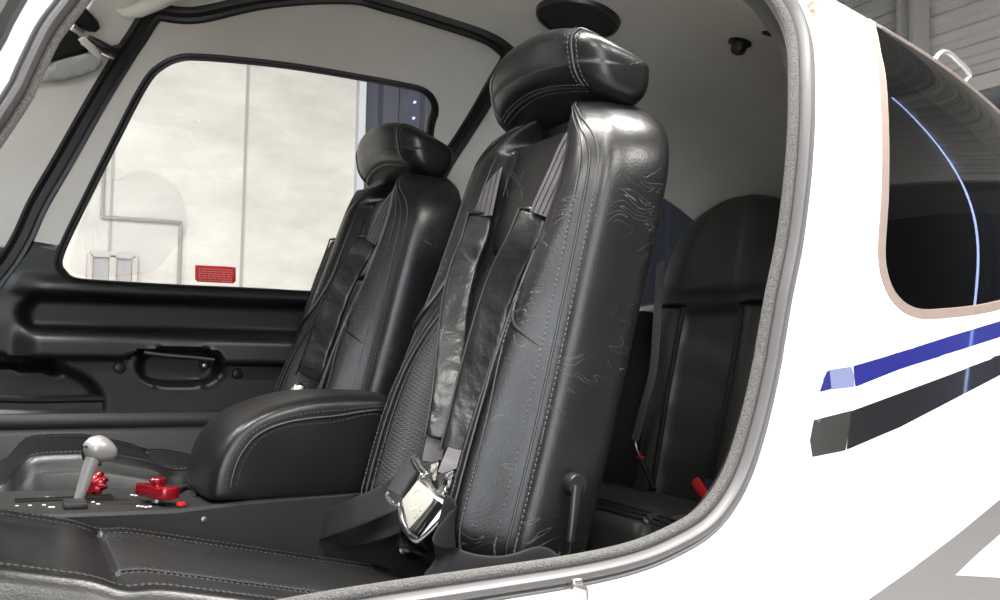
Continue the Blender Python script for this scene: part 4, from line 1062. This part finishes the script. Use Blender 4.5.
# red scalloped knob behind the lever
kc2 = onY(94, 483, 1.43); axk = np.array([-.35, -.9, .25]); axk /= np.linalg.norm(axk)
u1 = np.cross(axk, (0, 0, 1)); u1 /= np.linalg.norm(u1); u2 = np.cross(axk, u1)
rows = []
for z, s_ in ((-.008, .8), (-.006, 1), (.003, 1), (.006, .86), (.0075, .5), (.008, .05)):
    rows.append([kc2+axk*z+s_*(.0165+.0018*math.cos(9*a_))*(math.cos(a_)*u1+math.sin(a_)*u2) for a_ in np.linspace(0, 2*math.pi, 72, endpoint=False)])
mb = MB(); mb.grid(rows, cu=True, cap0=True); rk = mb.build('mixture_knob', K['red'], con)
MB().tube([kc2, kc2+np.array([-.010, .004, -.032])], .006, 12).build('knob_stem', K['blackpl'], rk)
# red fuel selector: teardrop bar with a round cap
z0 = -.208
sa, sb = onZ(139, 489, z0+.006), onZ(171, 494, z0+.006)
dirv = sb-sa; dirv[2] = 0; Ls = np.linalg.norm(dirv); dirv /= Ls; pd = np.array([-dirv[1], dirv[0], 0])
poly = []
for a_ in np.linspace(-math.pi/2, math.pi/2, 14): poly.append(sb+dirv*.016*math.cos(a_)*.9+pd*.016*math.sin(a_)-dirv*.008)
poly += [sa+pd*.008+dirv*.003, sa+pd*.006-dirv*.0, sa-pd*.006, sa-pd*.008+dirv*.003]
poly = [np.array([p[0], p[1], z0-.001]) for p in poly]
mb = MB(); mb.prism(poly, (0, 0, 1), .0155, bev=.002); fs = mb.build('fuel_selector', K['red'], con)
cc_ = sa*.42+sb*.58; cc_[2] = z0+.0145
MB().lathe(cc_, (0, 0, 1), [(.001, 0), (.008, 0), (.008, .003), (.0105, .0045), (.0105, .0085), (.009, .010), (.001, .0105)], 24).build('selector_cap', K['red'], fs)
MB().lathe(np.array([cc_[0], cc_[1], z0-.008]), (0, 0, 1), [(.001, 0), (.007, 0), (.007, .008), (.001, .008)], 16).build('selector_shaft', K['steel'], fs)
MB().lathe(onZ(181, 504, -.214), (0, 0, 1), [(.001, -.002), (.006, -.002), (.006, .002), (.001, .0025)], 16).build('red_mark', K['redp'], con)
p = onY(204, 519.5, 1.2925); MB().lathe(p, (0, -1, 0), [(.001, -.002), (.004, -.002), (.0035, .0015), (.001, .002)], 14).build('side_screw', K['steel'], con)
# cup-like recess edge beside the armrest
MB().tube(catmull([onZ(178, 491, -.213), onZ(184, 488, -.213), onZ(193, 488, -.213), onZ(194, 495, -.213)], 4), .003, 8).build('tray_edge', K['blackpl'], con)
# padded armrest: rounded side outline extruded across, with seams
ao = [(.240, -.217), (.2385, -.195), (.243, -.165), (.254, -.138), (.272, -.114), (.302, -.094), (.342, -.079), (.385, -.0705), (.44, -.069), (.50, -.071), (.53, -.09), (.53, -.217)]
AO = [np.array([p[0], p[1]]) for p in ao]
out2 = resample(catmull(AO[:10], 6)+[AO[10], AO[11]], .008)
cen = np.array([.40, -.16]); rows = []
YA0, YA1 = 1.293, 1.497
for i in range(25):
    s_ = -1+2*i/24; y = (YA0+YA1)/2+(YA1-YA0)/2*math.copysign(1-(1-abs(s_))**1.7, s_)
    e = (1-abs(s_)**7)**.5 if abs(s_) < 1 else 0
    sh = .030*(1-e)+.010*abs(s_)**2
    row = []
    for p in out2:
        d = cen-p; d /= np.linalg.norm(d)+1e-9; pp_ = p+d*sh
        row.append(np.array([pp_[0], y, pp_[1]]))
    rows.append(row)
mb = MB(); mb.grid(rows, cu=True, cap0=True, cap1=True)
arm = mb.build('armrest', K['seat'], con, angle=180, sub=1)
op = [p for p in out2 if p[1] > -.205 and p[0] < .525]
for yy, nm in ((YA0-.0005, 1), (YA1+.0005, 1)):
    sgn = -1 if yy < 1.4 else 1
    C2 = []
    for p in op:
        d = cen-p; L_ = np.linalg.norm(d); d /= L_; pp_ = p+d*.032; C2.append(np.array([pp_[0], yy, pp_[1]]))
    o = MB().tube(C2, .0022, 8).build('armrest_piping', K['blackpl'], arm)
    mb = MB()
    for dd in (.024, .040):
        Q = []
        for p in op:
            d = cen-p; d /= np.linalg.norm(d); pp_ = p+d*dd; Q.append(np.array([pp_[0], yy+(0.0012 if dd < .03 else .0)*-sgn*-1*0, pp_[1]]))
        stitches(Q, [np.array([0, sgn, 0.])]*len(Q), mb=mb)
    mb.build('stitching', K['stitchd'], o, smooth=False)

# ================================================================== REAR SEATS
RY = 1.635; RXB = 1.30
def rxs(z): return 1.335+.22*z
rb = thing('rear_bench', 'black leather rear seat with rounded headrest and piped cushions behind the front seats', 'seat', (1.3, RY, -.60))
def rw(z):
    w = .200-.02*sst(-.05, -.3, z)
    if z > .17: w = .195*max(.03, 1-((z-.16)/.195)**2.2)**.5 if z < .354 else .01
    return w
RPV = [(0, .03), (.35, .028), (.45, .024), (.50, .010), (.56, .006), (.66, -.006), (.80, -.004), (.9, .012), (.97, .03), (1.0, .06), (1, .09), (.9, .11), (0, .12)]
full = RPV+[(-v, d) for v, d in RPV[-2:0:-1]]
rows = []
for z in list(np.linspace(-.34, .12, 26))+list(np.linspace(.14, .352, 20)):
    row = []
    for v, d in full:
        dd = d
        if d < .05 and z > .10: dd = d*.3-.004-.022*sst(.115, .145, z)*max(0, 1-abs(v)**3)
        if z > .2: dd = .05+(dd-.05)*max(.05, 1-((z-.2)/.155)**2)**.5 if z < .354 else .05
        if d < .05 and abs(v) < .48 and z < .10: dd += .003*math.sin(z*62+math.sin(v*5+z*14)*1.3)+.002*math.sin(z*140+v*7)
        row.append(np.array([rxs(z)+dd, RY-v*rw(z), z]))
    rows.append(row)
mb = MB(); mb.grid(rows, cu=True, cap0=True, cap1=True); mb.build('backrest', K['rear'], rb, sub=1, angle=180)
def rbk(v, z, off=0.): 
    d = float(np.interp(abs(v), [p[0] for p in RPV[:10]], [p[1] for p in RPV[:10]])); return np.array([rxs(z)+d-off, RY-v*rw(z), z])
for s_ in (-1, 1):
    MB().tube([rbk(s_*.50, z, .003) for z in np.linspace(-.32, .10, 30)], .006, 8).build('piping', K['smooth'], rb)
MB().tube([rbk(v, .105, .012) for v in np.linspace(-.85, .85, 20)], .005, 8).build('headrest_crease', K['dark'], rb)
# rear cushions
rc = rb
def rcush(y0, y1, x0, name):
    rows = []
    for i in range(31):
        y = y0+(y1-y0)*i/30; e = 1-abs(2*i/30-1)**8
        row = []
        for x, z in ((x0+.03, -.58), (x0+.004, -.46), (x0, -.36), (x0-.004, -.30), (x0+.002, -.272), (x0+.014, -.257), (x0+.034, -.250), (x0+.07, -.247), (x0+.14, -.262), (x0+.25, -.285), (x0+.46, -.305), (x0+.47, -.58)):
            row.append(np.array([x, y, z-(.012*(1-e) if z > -.31 else 0)]))
        rows.append(row)
    mb = MB(); mb.grid(rows, cap0=True, cap1=True); o = mb.build(name, K['rear'], rc, sub=1, angle=180)
    for dz, dx in ((-.001, .006), (.0045, .013), (.0085, .022)):
        MB().tube([np.array([x0+dx-.001, y, -.263+dz+.002]) for y in np.linspace(y0+.01, y1-.01, 20)], .0022, 6).build('piping', K['smooth'], o)
rcush(.93, 1.205, .875, 'seat_cushion'); rcush(1.212, 1.88, .880, 'seat_cushion')
# rear belts
t = thing('rear_seat_belt', 'grey webbing rear seat belt hanging left of the rear seat back', 'seat belt', onX(650, 480, 1.22))
pth = [onX(661, 262, 1.33), onX(657, 320, 1.27), onX(653, 370, 1.24), onX(644, 405, 1.22), onX(635, 440, 1.20)]
ribbon(catmull(pth, 6), (0.1, 1, .1), .030, .0025).build('webbing', K['web'], t)
MB().tube([onX(635, 441, 1.2), onX(637, 450, 1.2), onX(640, 456, 1.2)], .002, 8).build('wire_stalk', K['steel'], t)
MB().box(onX(641, 458, 1.2), .012, .016, .008, bev=.002).build('release_button', K['redp'], t)
MB().tube([onX(642, 460, 1.2), onX(648, 475, 1.19), onX(654, 490, 1.18)], .006, 8).build('buckle_stalk', K['blackpl'], t)
t = thing('rear_belt_buckle', 'black rear belt buckle with red release button near the doorway', 'buckle', onX(706, 498, 1.10))
c_ = [onX(696, 481, 1.12), onX(700, 489, 1.11), onX(707, 497, 1.10)]
ribbon(catmull(c_, 6), (-.1, 1, -.3), .018, .014).build('release_button', K['redp'], t, sub=1)
ribbon(catmull([p+np.array([.010, -.014, -.004]) for p in c_]+[onX(716, 516, 1.09)], 6), (-.1, 1, -.3), .030, .018).build('buckle_body', K['blackpl'], t, sub=1)
